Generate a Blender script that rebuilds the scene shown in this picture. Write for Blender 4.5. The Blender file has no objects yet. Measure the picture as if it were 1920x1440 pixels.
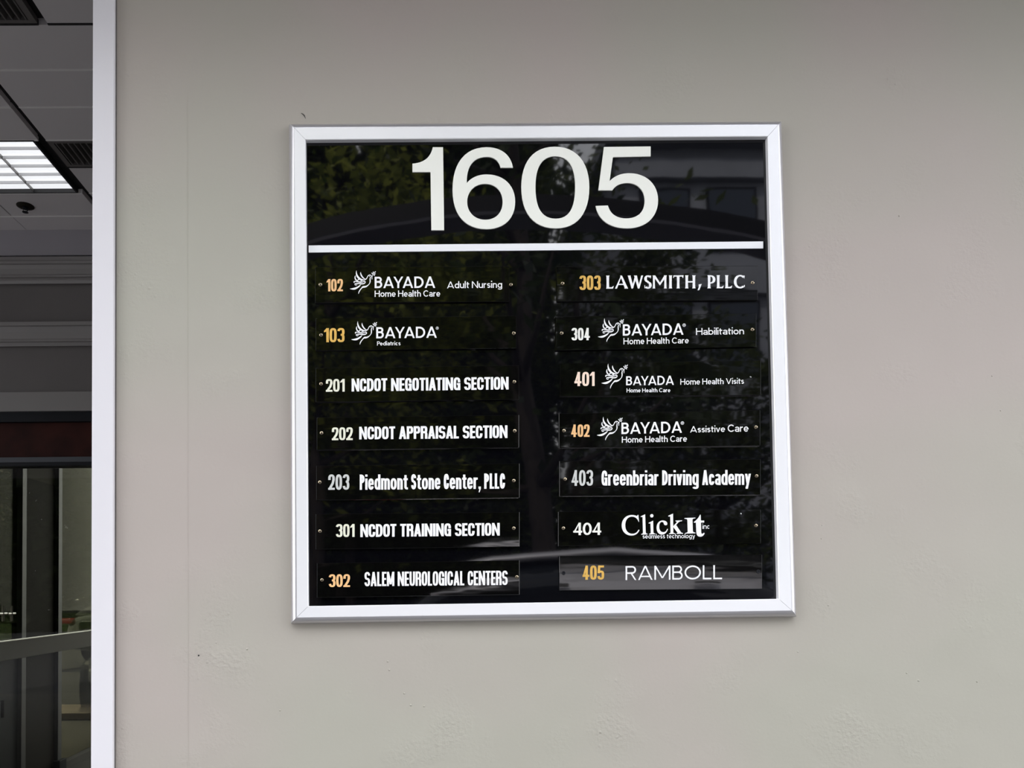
import bpy, bmesh, math, random
from mathutils import Vector, Matrix
random.seed(7)
C = bpy.context.scene.collection
sc = bpy.context.scene

# ------------------------------------------------------------------ camera
F_PX = 1400.0
PPX, PPY = 788.0, 1062.0                       # optical centre in the 1920 x 1440 frame (shifted frame)
CAM = Vector((0.0, -1.38, 1.5))
YAW, PITCH, ROLL = 0.01002191, 0.03205162, -0.01154127
fw = Vector((math.sin(YAW)*math.cos(PITCH), math.cos(YAW)*math.cos(PITCH), math.sin(PITCH)))
r0 = Vector((math.cos(YAW), -math.sin(YAW), 0)); u0 = r0.cross(fw)
RT = r0*math.cos(ROLL) + u0*math.sin(ROLL)
UP = -r0*math.sin(ROLL) + u0*math.cos(ROLL)
cd = bpy.data.cameras.new('camera'); cam = bpy.data.objects.new('camera', cd); C.objects.link(cam)
cd.sensor_width = 36; cd.sensor_fit = 'HORIZONTAL'; cd.lens = F_PX*36/1920
cd.shift_x = (960-PPX)/1920; cd.shift_y = (PPY-720)/1920
cam.matrix_world = Matrix(((RT.x, UP.x, -fw.x, CAM.x), (RT.y, UP.y, -fw.y, CAM.y), (RT.z, UP.z, -fw.z, CAM.z), (0, 0, 0, 1)))
cd.clip_start = .02
sc.camera = cam

# ------------------------------------------------------------------ world, sun, exposure
sc.view_settings.view_transform = 'Standard'; sc.view_settings.look = 'None'
sc.view_settings.gamma = 1; sc.view_settings.use_curve_mapping = False
sc.view_settings.exposure = 0.34
w = bpy.data.worlds.new('sky'); sc.world = w; w.use_nodes = True
nt = w.node_tree; nt.nodes.clear()
bg = nt.nodes.new('ShaderNodeBackground'); wo = nt.nodes.new('ShaderNodeOutputWorld')
tc = nt.nodes.new('ShaderNodeTexCoord'); sep = nt.nodes.new('ShaderNodeSeparateXYZ'); cr = nt.nodes.new('ShaderNodeValToRGB')
nz = nt.nodes.new('ShaderNodeTexNoise'); nz.inputs['Scale'].default_value = 2.5; nz.inputs['Detail'].default_value = 6
cr.color_ramp.elements[0].position = 0.0; cr.color_ramp.elements[0].color = (.86, .87, .90, 1)
cr.color_ramp.elements[1].position = 0.9; cr.color_ramp.elements[1].color = (.66, .71, .83, 1)
mx = nt.nodes.new('ShaderNodeMixRGB'); mx.inputs[2].default_value = (.95, .95, .97, 1)
cr2 = nt.nodes.new('ShaderNodeValToRGB'); cr2.color_ramp.elements[0].position = .42; cr2.color_ramp.elements[1].position = .62
nt.links.new(tc.outputs['Generated'], sep.inputs[0]); nt.links.new(sep.outputs[2], cr.inputs[0])
nt.links.new(tc.outputs['Generated'], nz.inputs['Vector']); nt.links.new(nz.outputs[0], cr2.inputs[0])
nt.links.new(cr2.outputs[0], mx.inputs[0]); nt.links.new(cr.outputs[0], mx.inputs[1]); nt.links.new(mx.outputs[0], bg.inputs[0])
bg.inputs[1].default_value = 3.9; nt.links.new(bg.outputs[0], wo.inputs[0])
sl = bpy.data.lights.new('sun', 'SUN'); so = bpy.data.objects.new('sun', sl); C.objects.link(so)
sl.energy = 6.0; sl.angle = math.radians(1.5); sl.color = (1, .95, .86)
so.rotation_euler = (math.radians(-40), 0, math.radians(25))   # comes from behind the building, high

# ------------------------------------------------------------------ helpers
def ray(u, v): return (fw*F_PX + RT*(u-PPX) - UP*(v-PPY))
def at_y(u, v, y):
    d = ray(u, v); t = (y-CAM.y)/d.y; return CAM + d*t
def at_z(u, v, z):
    d = ray(u, v); t = (z-CAM.z)/d.z; return CAM + d*t
def at_x(u, v, x):
    d = ray(u, v); t = (x-CAM.x)/d.x; return CAM + d*t
def lin(h):
    h = h.lstrip('#'); o = []
    for i in (0, 2, 4):
        c = int(h[i:i+2], 16)/255; o.append(c/12.92 if c <= .04045 else ((c+.055)/1.055)**2.4)
    return (*o, 1)
def mat(name, col, rough=.5, metal=0., spec=.5, bump=None, ior=None, var=None, emit=None, trans=None, coat=None):
    m = bpy.data.materials.new(name); m.use_nodes = True; n = m.node_tree; b = n.nodes['Principled BSDF']
    if isinstance(col, str): col = lin(col)
    b.inputs['Base Color'].default_value = col; b.inputs['Roughness'].default_value = rough
    b.inputs['Metallic'].default_value = metal; b.inputs['Specular IOR Level'].default_value = spec
    if ior: b.inputs['IOR'].default_value = ior
    if coat: b.inputs['Coat Weight'].default_value = coat
    t = n.nodes.new('ShaderNodeTexCoord')
    if var:                                        # (scale, amount) mottled colour
        z = n.nodes.new('ShaderNodeTexNoise'); z.inputs['Scale'].default_value = var[0]; z.inputs['Detail'].default_value = 4
        r = n.nodes.new('ShaderNodeValToRGB'); a = var[1]
        r.color_ramp.elements[0].position = .3; r.color_ramp.elements[1].position = .7
        r.color_ramp.elements[0].color = (*[c*(1-a) for c in col[:3]], 1); r.color_ramp.elements[1].color = (*[min(1, c*(1+a)) for c in col[:3]], 1)
        n.links.new(t.outputs['Object'], z.inputs['Vector']); n.links.new(z.outputs[0], r.inputs[0]); n.links.new(r.outputs[0], b.inputs['Base Color'])
    if bump:                                       # (scale, strength, distance[, stretch])
        z = n.nodes.new('ShaderNodeTexNoise'); z.inputs['Scale'].default_value = bump[0]; z.inputs['Detail'].default_value = 3
        bp = n.nodes.new('ShaderNodeBump'); bp.inputs['Strength'].default_value = bump[1]; bp.inputs['Distance'].default_value = bump[2]
        mp = n.nodes.new('ShaderNodeMapping')
        if len(bump) > 3: mp.inputs['Scale'].default_value = bump[3]
        n.links.new(t.outputs['Object'], mp.inputs[0]); n.links.new(mp.outputs[0], z.inputs['Vector']); n.links.new(z.outputs[0], bp.inputs['Height']); n.links.new(bp.outputs[0], b.inputs['Normal'])
    if emit:
        b.inputs['Emission Color'].default_value = (*emit[0], 1); b.inputs['Emission Strength'].default_value = emit[1]
    if trans: b.inputs['Transmission Weight'].default_value = trans
    return m
def obj(name, bm, m, parent=None, smooth=False):
    me = bpy.data.meshes.new(name)
    if isinstance(bm, bmesh.types.BMesh):
        if smooth:
            for f in bm.faces: f.smooth = True
        bm.to_mesh(me); bm.free()
    else:
        me.from_pydata(*bm)
        me.update()
    o = bpy.data.objects.new(name, me); C.objects.link(o)
    if m: me.materials.append(m)
    if parent:
        o.parent = parent
        o.matrix_parent_inverse = Matrix.Translation(-world_loc(parent))
    return o
def world_loc(o):
    v = Vector(o.location)
    p = o.parent
    if p: v = v if False else Vector(o['wloc']) if 'wloc' in o else Vector((0, 0, 0))
    return v
def empty(name, loc, label=None, cat=None, group=None, parent=None):
    o = bpy.data.objects.new(name, None); C.objects.link(o); o.location = loc; o.empty_display_size = .05
    if label: o['label'] = label
    if cat: o['category'] = cat
    if group: o['group'] = group
    return o
def tag(o, label=None, cat=None, group=None, kind=None):
    if label: o['label'] = label
    if cat: o['category'] = cat
    if group: o['group'] = group
    if kind: o['kind'] = kind
    return o
def box(bm, a, b, bev=0):
    a = Vector(a); b = Vector(b)
    r = bmesh.ops.create_cube(bm, size=1)
    for v in r['verts']:
        v.co = Vector([(a[i]+b[i])/2 + v.co[i]*(b[i]-a[i]) for i in range(3)])
    if bev:
        es = list({e for v in r['verts'] for e in v.link_edges})
        bmesh.ops.bevel(bm, geom=es, offset=bev, segments=2, affect='EDGES', profile=.6)
def bx(a, b, bev=0):
    bm = bmesh.new(); box(bm, a, b, bev); return bm
def tube(bm, pts, rad, seg=8, cap=True):
    rings = []
    for i, p in enumerate(pts):
        p = Vector(p)
        d = (Vector(pts[min(i+1, len(pts)-1)])-Vector(pts[max(i-1, 0)])).normalized()
        a = d.cross(Vector((0, 0, 1)));
        if a.length < .1: a = d.cross(Vector((1, 0, 0)))
        a.normalize(); b = d.cross(a); r = rad[i] if isinstance(rad, (list, tuple)) else rad
        rings.append([bm.verts.new(p+a*math.cos(t)*r+b*math.sin(t)*r) for t in [2*math.pi*k/seg for k in range(seg)]])
    for i in range(len(rings)-1):
        for k in range(seg): bm.faces.new((rings[i][k], rings[i][(k+1) % seg], rings[i+1][(k+1) % seg], rings[i+1][k]))
    if cap: bm.faces.new(rings[0][::-1]); bm.faces.new(rings[-1])
def lathe(bm, prof, org, axis='y', seg=16):
    """prof: list of (radius, height); height runs along -y (axis y) or -z (axis z, hanging) or +z (axis Z)"""
    rings = []
    for r, h in prof:
        ring = []
        for k in range(seg):
            t = 2*math.pi*k/seg
            if axis == 'y': v = (org[0]+r*math.cos(t), org[1]-h, org[2]+r*math.sin(t))
            elif axis == 'z': v = (org[0]+r*math.cos(t), org[1]+r*math.sin(t), org[2]-h)
            elif axis == 'x': v = (org[0]+h, org[1]+r*math.cos(t), org[2]+r*math.sin(t))
            else: v = (org[0]+r*math.cos(t), org[1]+r*math.sin(t), org[2]+h)
            ring.append(bm.verts.new(v))
        rings.append(ring)
    for i in range(len(rings)-1):
        for k in range(seg): bm.faces.new((rings[i][k], rings[i][(k+1) % seg], rings[i+1][(k+1) % seg], rings[i+1][k]))
    bm.faces.new(rings[0]); bm.faces.new(rings[-1])
    bmesh.ops.recalc_face_normals(bm, faces=bm.faces)

# ------------------------------------------------------------------ materials
def wall_paint():
    m = bpy.data.materials.new('wall_paint'); m.use_nodes = True; n = m.node_tree; b = n.nodes['Principled BSDF']
    b.inputs['Roughness'].default_value = .62; b.inputs['Specular IOR Level'].default_value = .35
    t = n.nodes.new('ShaderNodeTexCoord'); L = n.links.new
    z = n.nodes.new('ShaderNodeTexNoise'); z.inputs['Scale'].default_value = 1.3; z.inputs['Detail'].default_value = 2
    r = n.nodes.new('ShaderNodeValToRGB'); r.color_ramp.elements[0].position = .40; r.color_ramp.elements[1].position = .60
    r.color_ramp.elements[0].color = (.440, .425, .360, 1); r.color_ramp.elements[1].color = (.465, .413, .374, 1)
    L(t.outputs['Object'], z.inputs['Vector']); L(z.outputs[0], r.inputs[0]); L(r.outputs[0], b.inputs['Base Color'])
    # roller texture that shows in patches, little drips, soft waviness of the plaster
    fine = n.nodes.new('ShaderNodeTexNoise'); fine.inputs['Scale'].default_value = 150; fine.inputs['Detail'].default_value = 3
    patch = n.nodes.new('ShaderNodeTexNoise'); patch.inputs['Scale'].default_value = 7; patch.inputs['Detail'].default_value = 3
    pr = n.nodes.new('ShaderNodeValToRGB'); pr.color_ramp.elements[0].position = .55; pr.color_ramp.elements[1].position = .70
    pr.color_ramp.elements[0].color = (.10, .10, .10, 1)
    drop = n.nodes.new('ShaderNodeTexVoronoi'); drop.inputs['Scale'].default_value = 42
    dr = n.nodes.new('ShaderNodeValToRGB'); dr.color_ramp.elements[0].position = .05; dr.color_ramp.elements[0].color = (1, 1, 1, 1); dr.color_ramp.elements[1].position = .13; dr.color_ramp.elements[1].color = (0, 0, 0, 1)
    wav = n.nodes.new('ShaderNodeTexNoise'); wav.inputs['Scale'].default_value = 4
    for q in (fine, patch, drop, wav): L(t.outputs['Object'], q.inputs['Vector'])
    L(patch.outputs[0], pr.inputs[0]); L(drop.outputs['Distance'], dr.inputs[0])
    a = n.nodes.new('ShaderNodeMath'); a.operation = 'MULTIPLY'; L(fine.outputs[0], a.inputs[0]); L(pr.outputs[0], a.inputs[1])
    d = n.nodes.new('ShaderNodeMath'); d.operation = 'MULTIPLY'; L(dr.outputs[0], d.inputs[0]); L(pr.outputs[0], d.inputs[1])
    s = n.nodes.new('ShaderNodeMath'); s.operation = 'MULTIPLY_ADD'; L(d.outputs[0], s.inputs[0]); s.inputs[1].default_value = .45; L(a.outputs[0], s.inputs[2])
    b1 = n.nodes.new('ShaderNodeBump'); b1.inputs['Strength'].default_value = .75; b1.inputs['Distance'].default_value = .0022; L(s.outputs[0], b1.inputs['Height'])
    b2 = n.nodes.new('ShaderNodeBump'); b2.inputs['Strength'].default_value = .6; b2.inputs['Distance'].default_value = .012; L(wav.outputs[0], b2.inputs['Height'])
    L(b2.outputs[0], b1.inputs['Normal']); L(b1.outputs[0], b.inputs['Normal'])
    return m
M = {}
M['wall'] = wall_paint()
M['trim'] = mat('white_trim_paint', (.80, .78, .81, 1), .35, bump=(60, .05, .001))
M['frame'] = mat('satin_silver_frame', (.95, .95, .965, 1), .35, metal=.2, bump=(40, .03, .001, (1, 1, 1)))
M['lip'] = mat('satin_aluminium_lip', (.62, .61, .63, 1), .32, metal=.75)  # darker copy of the frame: shading of the rounded edge put into colour
M['frame_gap'] = mat('frame_joint', '141414', .8)
M['panel'] = mat('black_acrylic', (.002, .002, .003, 1), .025, ior=1.5, bump=(3.2, .12, .003))
M['strip'] = mat('black_acrylic_strip', (.002, .002, .002, 1), .03, ior=1.5, bump=(7, .14, .002, (.5, 1, 2.2)))
M['digit'] = mat('ivory_digit', (.96, .965, .88, 1), .4, bump=(30, .05, .001))
M['white'] = mat('white_vinyl', (.97, .97, .98, 1), .5)
M['bar'] = mat('white_bar', (.93, .94, .96, 1), .45)
M['cream'] = mat('cream_vinyl', (.84, .84, .68, 1), .5)
M['ivory'] = mat('ivory_vinyl', (.90, .90, .82, 1), .5)
M['greyv'] = mat('pale_grey_vinyl', (.62, .63, .60, 1), .5)
M['peach'] = mat('peach_vinyl', lin('f3c186'), .5, var=(60, .08))
M['gold'] = mat('gold_vinyl', lin('e2b457'), .5, var=(60, .1))
M['pink'] = mat('pale_pink_vinyl', lin('fbe2cd'), .5)
M['brass'] = mat('brass_screw', (.40, .33, .23, 1), .2, metal=1)
M['dark_hole'] = mat('dark_recess', '08080a', .4)
M['porch_panel'] = mat('grey_ceiling_panel', (.62, .59, .59, 1), .5, bump=(300, .1, .0005))
M['tee'] = mat('ceiling_tee_light', (.80, .78, .76, 1), .4)
M['tee_dark'] = mat('ceiling_slot_black', (.010, .009, .010, 1), .5)
M['vent_metal'] = mat('vent_metal', (.22, .21, .20, 1), .35, metal=.6)
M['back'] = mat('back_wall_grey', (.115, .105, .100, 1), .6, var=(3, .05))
M['frieze'] = mat('frieze_grey', (.33, .315, .335, 1), .5)
M['mould'] = mat('moulding_grey', (.235, .222, .215, 1), .4)
M['mahogany'] = mat('dark_mahogany', lin('30130e'), .6, spec=.12, var=(6, .4), bump=(20, .05, .001, (1, 1, 12)))
M['black_metal'] = mat('black_anodised', (.005, .006, .009, 1), .5, spec=.2)
M['grey_metal'] = mat('grey_anodised', (.07, .075, .085, 1), .4, metal=.3)
M['steel'] = mat('brushed_steel', (.5, .5, .5, 1), .25, metal=1)
M['asphalt'] = mat('asphalt', (.075, .075, .082, 1), .85, var=(3, .25), bump=(120, .4, .004))
M['paving'] = mat('concrete_paving', (.13, .125, .12, 1), .8, var=(2, .15), bump=(80, .3, .002))
M['kerb'] = mat('kerb_concrete', (.38, .31, .26, 1), .8, var=(4, .2))
M['grass'] = mat('grass', (.07, .11, .03, 1), .9, var=(5, .4))
M['bark'] = mat('bark', (.030, .022, .018, 1), .9, bump=(18, .6, .02, (3, 3, .6)))
M['lobby'] = mat('lobby_wall', (.36, .34, .26, 1), .6, var=(2, .12))
M['bronze'] = mat('dark_bronze_panel', (.016, .013, .009, 1), .6, spec=.08)
M['bluegrey'] = mat('blue_grey_panel', (.022, .026, .034, 1), .5, spec=.12)
M['concrete'] = mat('concrete_facade', (.26, .27, .31, 1), .8, var=(.6, .15))
M['facade_glass'] = mat('facade_glass', (.02, .03, .05, 1), .08, ior=1.5)
M['canopy_black'] = mat('canopy_black', (.004, .004, .006, 1), .5)
M['canopy_grey'] = mat('canopy_edge', (.12, .12, .15, 1), .4)
def leaf_mat(name, c1, c2):
    m = bpy.data.materials.new(name); m.use_nodes = True; n = m.node_tree; b = n.nodes['Principled BSDF']
    g = n.nodes.new('ShaderNodeNewGeometry'); r = n.nodes.new('ShaderNodeValToRGB')
    r.color_ramp.elements[0].color = c1; r.color_ramp.elements[1].color = c2
    n.links.new(g.outputs['Random Per Island'], r.inputs[0]); n.links.new(r.outputs[0], b.inputs['Base Color']); b.inputs['Roughness'].default_value = .55
    tr = n.nodes.new('ShaderNodeBsdfTranslucent'); n.links.new(r.outputs[0], tr.inputs[0])
    mx = n.nodes.new('ShaderNodeMixShader'); mx.inputs[0].default_value = .45
    n.links.new(b.outputs[0], mx.inputs[1]); n.links.new(tr.outputs[0], mx.inputs[2]); n.links.new(mx.outputs[0], n.nodes['Material Output'].inputs[0])
    return m
M['leaf'] = leaf_mat('leaves', (.03, .06, .012, 1), (.40, .42, .08, 1))
M['leaf_mid'] = leaf_mat('leaves_mid', (.02, .035, .012, 1), (.10, .12, .03, 1))
M['leaf_dark'] = leaf_mat('leaves_dark', (.010, .020, .006, 1), (.045, .065, .018, 1))
def glass_mat(name, tint, ior, rough=0.0):
    m = bpy.data.materials.new(name); m.use_nodes = True; n = m.node_tree; n.nodes.clear()
    o = n.nodes.new('ShaderNodeOutputMaterial'); t = n.nodes.new('ShaderNodeBsdfTransparent'); g = n.nodes.new('ShaderNodeBsdfGlossy')
    f = n.nodes.new('ShaderNodeFresnel'); x = n.nodes.new('ShaderNodeMixShader')
    t.inputs[0].default_value = (*tint, 1); g.inputs['Roughness'].default_value = rough; f.inputs[0].default_value = ior
    n.links.new(f.outputs[0], x.inputs[0]); n.links.new(t.outputs[0], x.inputs[1]); n.links.new(g.outputs[0], x.inputs[2]); n.links.new(x.outputs[0], o.inputs[0])
    return m
M['glass'] = glass_mat('tinted_glass', (.62, .62, .56), 1.38)
M['glass_clear'] = glass_mat('side_glass', (.40, .40, .35), 1.08)
M['car_glass'] = mat('car_glass', (.01, .012, .015, 1), .04)

# ------------------------------------------------------------------ the wall with the sign, and its corner trim
X_L = at_y(217.2, 700, 0).x
wall = obj('wall_front', bx((X_L-.02, 0, 0), (4.2, .18, 3.9)), M['wall']); tag(wall, kind='structure')
a = at_y(172.2, 700, -.012).x
bm = bx((a, -.012, 0), (X_L, .17, 3.9), .0012)
tag(obj('trim_1', bm, M['trim']), kind='structure')
bm = bx((X_L-.0005, -.004, 0), (X_L+.0012, .002, 3.9))
tag(obj('trim_2', bm, M['back']), kind='structure')
# canopy roof slab over the whole front, whose underside shades the top of the wall
tag(obj('roof_soffit', bx((-7.5, -.66, 3.05), (5, 0.16, 4.25)), M['frieze']), kind='structure')
tag(obj('upper_storey', bx((-7.5, 0, 4.26), (5, 7.0, 5.7)), M['concrete']), kind='structure')  # unseen block added to keep the sun off the ground in front
# small marks on the paint
def blob(u, v, r):
    p = at_y(u, v, 0); bm = bmesh.new(); lathe(bm, [(r, -.0004), (r*.9, .0006), (r*.4, .0011)], p, 'y', 10); return bm
obj('paint_mark', blob(372.5, 1229, .0016), M['dark_hole'], wall)
pj = at_y(352, 700, 0).x
obj('plaster_joint', bx((pj-.0006, -.0003, .3), (pj+.0006, .001, 2.44)), M['wall'], wall)
bm = bmesh.new()
tube(bm, [at_y(*p, -.0004) for p in ((564.5, 212), (568, 214), (571, 217), (573, 222.5))], [.0003, .0008, .0009, .0003], 6)
obj('paint_mark', bm, M['dark_hole'], wall)
for (u, v, r) in ((1553, 1135, .0018), (1541, 985, .0012), (1860, 705, .0014), (1876, 770, .0013), (525, 1332, .0016), (730, 1256, .002), (727, 1240, .002), (770, 1322, .0022), (795, 1324, .002), (758, 1300, .0015), (463, 1217, .002), (405, 1205, .0015), (1700, 1262, .0013), (1722, 1276, .0018), (1832, 1278, .0018), (1496, 1222, .0014), (1686, 405, .0016), (1540, 1010, .001)):
    obj('paint_drip', blob(u, v, r), M['wall'], wall, True)

# ------------------------------------------------------------------ porch ceiling
ZC = 4.10
def y_row(v): return at_z(86, v, ZC).y
rows = [y_row(v) for v in (44, 130, 200, 262, 313, 362, 405)]
st = (rows[-1]-rows[0])/6
rows = [rows[0]-st*k for k in (7, 6, 5, 4, 3, 2, 1)] + rows
YB = at_z(86, 433, ZC).y
rows.append(YB)
x_a = (at_z(77, 260, ZC).x); x_b = at_z(66, 22, ZC).x
cw = x_b-x_a
xs = [x_a-3*cw*1.25, x_a-2*cw*1.25, x_a-cw*1.30, x_a, x_b, x_b+cw, x_b+2*cw]
lx1 = at_z(142, 359, ZC).x; lx0 = 2*at_z(62, 359, ZC).x-lx1
xs[2] = lx0-.03
ceil = obj('ceiling', bx((-7.5, .16, ZC+.03), (5, YB+4.2, ZC+.18)), M['tee_dark']); tag(ceil, kind='structure')
SL = .022                                         # half-width of the dark slot that runs along the receding lines
def cell_is(i, j):
    if i == 2 and rows[j] >= y_row(262)-.01 and rows[j+1] <= y_row(362)+.01: return 'light'
    if i == 3 and (abs(rows[j+1]-y_row(44)) < .01 or abs(rows[j]-y_row(262)) < .01): return 'vent'
    return 'panel'
for j in range(len(rows)-1):
    far = rows[j] > y_row(44)-.01
    for i in range(len(xs)-1):
        k = cell_is(i, j)
        if k != 'panel' or (far and i == 4): continue
        thick = SL if True else 0
        xe = xs[5] if (far and i == 3) else xs[i+1]
        g0 = SL if i in (3, 4) else .004; g1 = SL if i == 2 or (i == 3 and not far) else .004
        if rows[j] > YB-.5 and j >= len(rows)-2: g0 = g1 = .002
        bm = bx((xs[i]+g0, rows[j]+.006, ZC-.002), (xe-g1, rows[j+1]-.004, ZC+.031), .0015)
        obj('ceiling_panel', bm, M['porch_panel'], ceil)
for j in range(1, len(rows)-1):
    if abs(rows[j]-y_row(313)) < .01 or abs(rows[j]-y_row(44)) < .01:
        m_ = M['tee_dark']
    else: m_ = M['tee']
    for (p, q) in ((xs[0], x_a-SL), (x_a+SL, x_b-SL), (x_b-SL if rows[j] > y_row(44)+.01 else x_b+SL, xs[-1])):
        if p == xs[0] and y_row(262)+.1 < rows[j] < y_row(362)-.1: q = lx0-.02
        obj('ceiling_tee', bx((p, rows[j]-.004, ZC-.005), (q, rows[j]+.006, ZC+.02)), m_, ceil)
# light fixture with louvre blades
y0, y1 = y_row(263)+.004, y_row(360)-.004
lt = empty('ceiling_light', ((lx0+lx1)/2, (y0+y1)/2, ZC), 'lit white louvred ceiling light panel beside the black slot', 'ceiling light')
bm = bmesh.new()
for a_, b_ in (((lx0-.02, y0-.012, ZC-.006), (lx1+.012, y0, ZC+.028)), ((lx0-.02, y1, ZC-.006), (lx1+.012, y1+.008, ZC+.028)), ((lx0-.02, y0, ZC-.006), (lx0, y1, ZC+.028)), ((lx1, y0, ZC-.006), (lx1+.012, y1, ZC+.028))): box(bm, a_, b_)
obj('light_frame', bm, M['tee_dark'], lt)
M['lamp'] = mat('lamp_panel', (.9, .9, .9, 1), .4, emit=((.95, .97, 1), .66))
M['blade'] = mat('louvre_white', (.96, .96, .97, 1), .3)
obj('lamp_panel', bx((lx0, y0, ZC+.020), (lx1, y1, ZC+.028)), M['lamp'], lt)
for k in range(1, 6):
    yy = y0+(y1-y0)*k/6
    for (p, q) in ((lx0, (lx0+lx1)/2-.003), ((lx0+lx1)/2+.003, lx1)):
        bm = bmesh.new(); v = [bm.verts.new(c) for c in ((p, yy-.002, ZC+.003), (q, yy-.002, ZC+.003), (q, yy+.002, ZC+.003), (p, yy+.002, ZC+.003), (p, yy-.006, ZC+.019), (q, yy-.006, ZC+.019), (q, yy+.006, ZC+.019), (p, yy+.006, ZC+.019))]
        for f in ((0, 1, 2, 3), (0, 1, 5, 4), (2, 3, 7, 6), (0, 3, 7, 4), (1, 2, 6, 5), (4, 5, 6, 7)): bm.faces.new([v[t] for t in f])
        bmesh.ops.recalc_face_normals(bm, faces=bm.faces)
        obj('louvre_blade', bm, M['blade'], lt)
bm = bx(((lx0+lx1)/2-.002, y0, ZC-.000), ((lx0+lx1)/2+.002, y1, ZC+.019)); obj('centre_spine', bm, M['vent_metal'], lt)
# the two slatted air vents
for n_, (ya, yb_, lab) in enumerate(((y_row(44)-st, y_row(44), 'slatted air vent at the top left corner of the picture'), (y_row(262), y_row(313), 'slatted air vent right of the lit ceiling panel'))):
    vx0, vx1 = x_a+SL, (x_b-SL if n_ == 0 else xs[5]-.004)
    vt = empty('ceiling_vent', ((vx0+vx1)/2, (ya+yb_)/2, ZC), lab, 'air vent', 'slatted air vents in the porch ceiling')
    bm = bmesh.new()
    for a_, b_ in (((vx0, ya+.006, ZC-.004), (vx1, ya+.03, ZC+.024)), ((vx0, yb_-.025, ZC-.004), (vx1, yb_-.006, ZC+.024)), ((vx0, ya+.03, ZC-.004), (vx0+.03, yb_-.025, ZC+.024)), ((vx1-.03, ya+.03, ZC-.004), (vx1, yb_-.025, ZC+.024))): box(bm, a_, b_)
    obj('vent_frame', bm, M['back'], vt)
    obj('backing', bx((vx0+.03, ya+.03, ZC+.022), (vx1-.03, yb_-.025, ZC+.028)), M['tee_dark'], vt)
    ns = 11 if n_ == 0 else 23
    for k in range(ns):
        xx = vx0+.04+(vx1-vx0-.08)*k/(ns-1)
        bm = bmesh.new(); v = [bm.verts.new(c) for c in ((xx-.004, ya+.03, ZC-.002), (xx+.003, ya+.03, ZC-.002), (xx+.012, ya+.03, ZC+.020), (xx+.009, ya+.03, ZC+.020))]
        v2 = [bm.verts.new((q.co.x, yb_-.025, q.co.z)) for q in v]
        for i in range(4): bm.faces.new((v[i], v[(i+1) % 4], v2[(i+1) % 4], v2[i]))
        bm.faces.new(v[::-1]); bm.faces.new(v2)
        obj('slat', bm, M['vent_metal'], vt)
# sprinkler
p = at_z(47.5, 386, ZC-.002)
sp = empty('sprinkler', p, 'small dark fire sprinkler head in the porch ceiling', 'sprinkler')
bm = bmesh.new(); lathe(bm, [(.055, 0), (.055, .004), (.030, .010)], p, 'z', 20); obj('escutcheon', bm, M['bronze'], sp, True)
bm = bmesh.new(); lathe(bm, [(.017, .006), (.017, .020), (.012, .024)], p, 'z', 12); obj('body', bm, M['black_metal'], sp)
bm = bmesh.new()
for s in (-1, 1): tube(bm, [p+Vector((s*.012, 0, -.022)), p+Vector((s*.015, 0, -.032)), p+Vector((s*.005, 0, -.042))], .003, 6)
obj('yoke', bm, M['black_metal'], sp)
bm = bmesh.new(); lathe(bm, [(.018, .042), (.020, .044), (.006, .047)], p, 'z', 12); obj('deflector', bm, M['black_metal'], sp)

# ------------------------------------------------------------------ back wall of the porch: frieze, mouldings, header, storefront
XW0, XW1 = -6.2, X_L+.1
def zb(v, y=None): return at_y(86, v, YB if y is None else y).z
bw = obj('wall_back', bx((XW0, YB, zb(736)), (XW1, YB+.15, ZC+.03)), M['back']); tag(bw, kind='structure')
obj('frieze', bx((XW0, YB-.02, zb(481)), (XW1, YB+.01, ZC-.002)), M['frieze'], bw)
def moulding(name, prof, m_=M['mould']):
    """prof: (pixel row, projection) from the top down, swept along the wall"""
    bm = bmesh.new(); A = []; B = []
    pr = [(prof[0][0], 0)] + prof + [(prof[-1][0], 0)]
    for (v, d) in pr:
        z = zb(v, YB-d); A.append(bm.verts.new((XW0, YB-d, z))); B.append(bm.verts.new((XW1, YB-d, z)))
    for i in range(len(A)-1): bm.faces.new((A[i], B[i], B[i+1], A[i+1]))
    o = obj(name, bm, m_); tag(o, kind='structure'); return o
moulding('trim_3', [(481, .055), (488, .055), (489, .075), (494, .075), (496, .055), (504, .040), (514, .034), (516, .042), (519, .042), (521, .026), (526, .030), (532, .022)])
moulding('trim_4', [(603, .070), (610, .070), (612, .050), (622, .040), (635, .032), (637, .040), (640, .040), (642, .024), (649, .020)])
tag(obj('trim_5', bx((XW0, YB-.03, zb(772.5)), (XW1, YB+.15, zb(736.5)), .004), M['mould']), kind='structure')
door = empty('door_1', (-2.6, YB, 0)); tag(door, kind='structure')
obj('head_rail', bx((XW0, YB-.01, zb(791)), (XW1, YB+.12, zb(772.5))), M['black_metal'], door)
obj('transom_panel', bx((XW0, YB+.03, zb(858)), (XW1, YB+.09, zb(791))), M['mahogany'], door)
obj('transom_rail', bx((XW0, YB-.005, zb(866.5)), (XW1, YB+.12, zb(857)), .002), M['grey_metal'], door)
obj('transom_rail', bx((XW0, YB-.002, zb(873)), (XW1, YB+.12, zb(866.5))), M['black_metal'], door)
obj('glass_pane', bx((XW0, YB+.05, .02), (XW1, YB+.056, zb(873))), M['glass'], door)
obj('threshold', bx((XW0, YB, .0), (XW1, YB+.12, .02)), M['grey_metal'], door)

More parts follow.
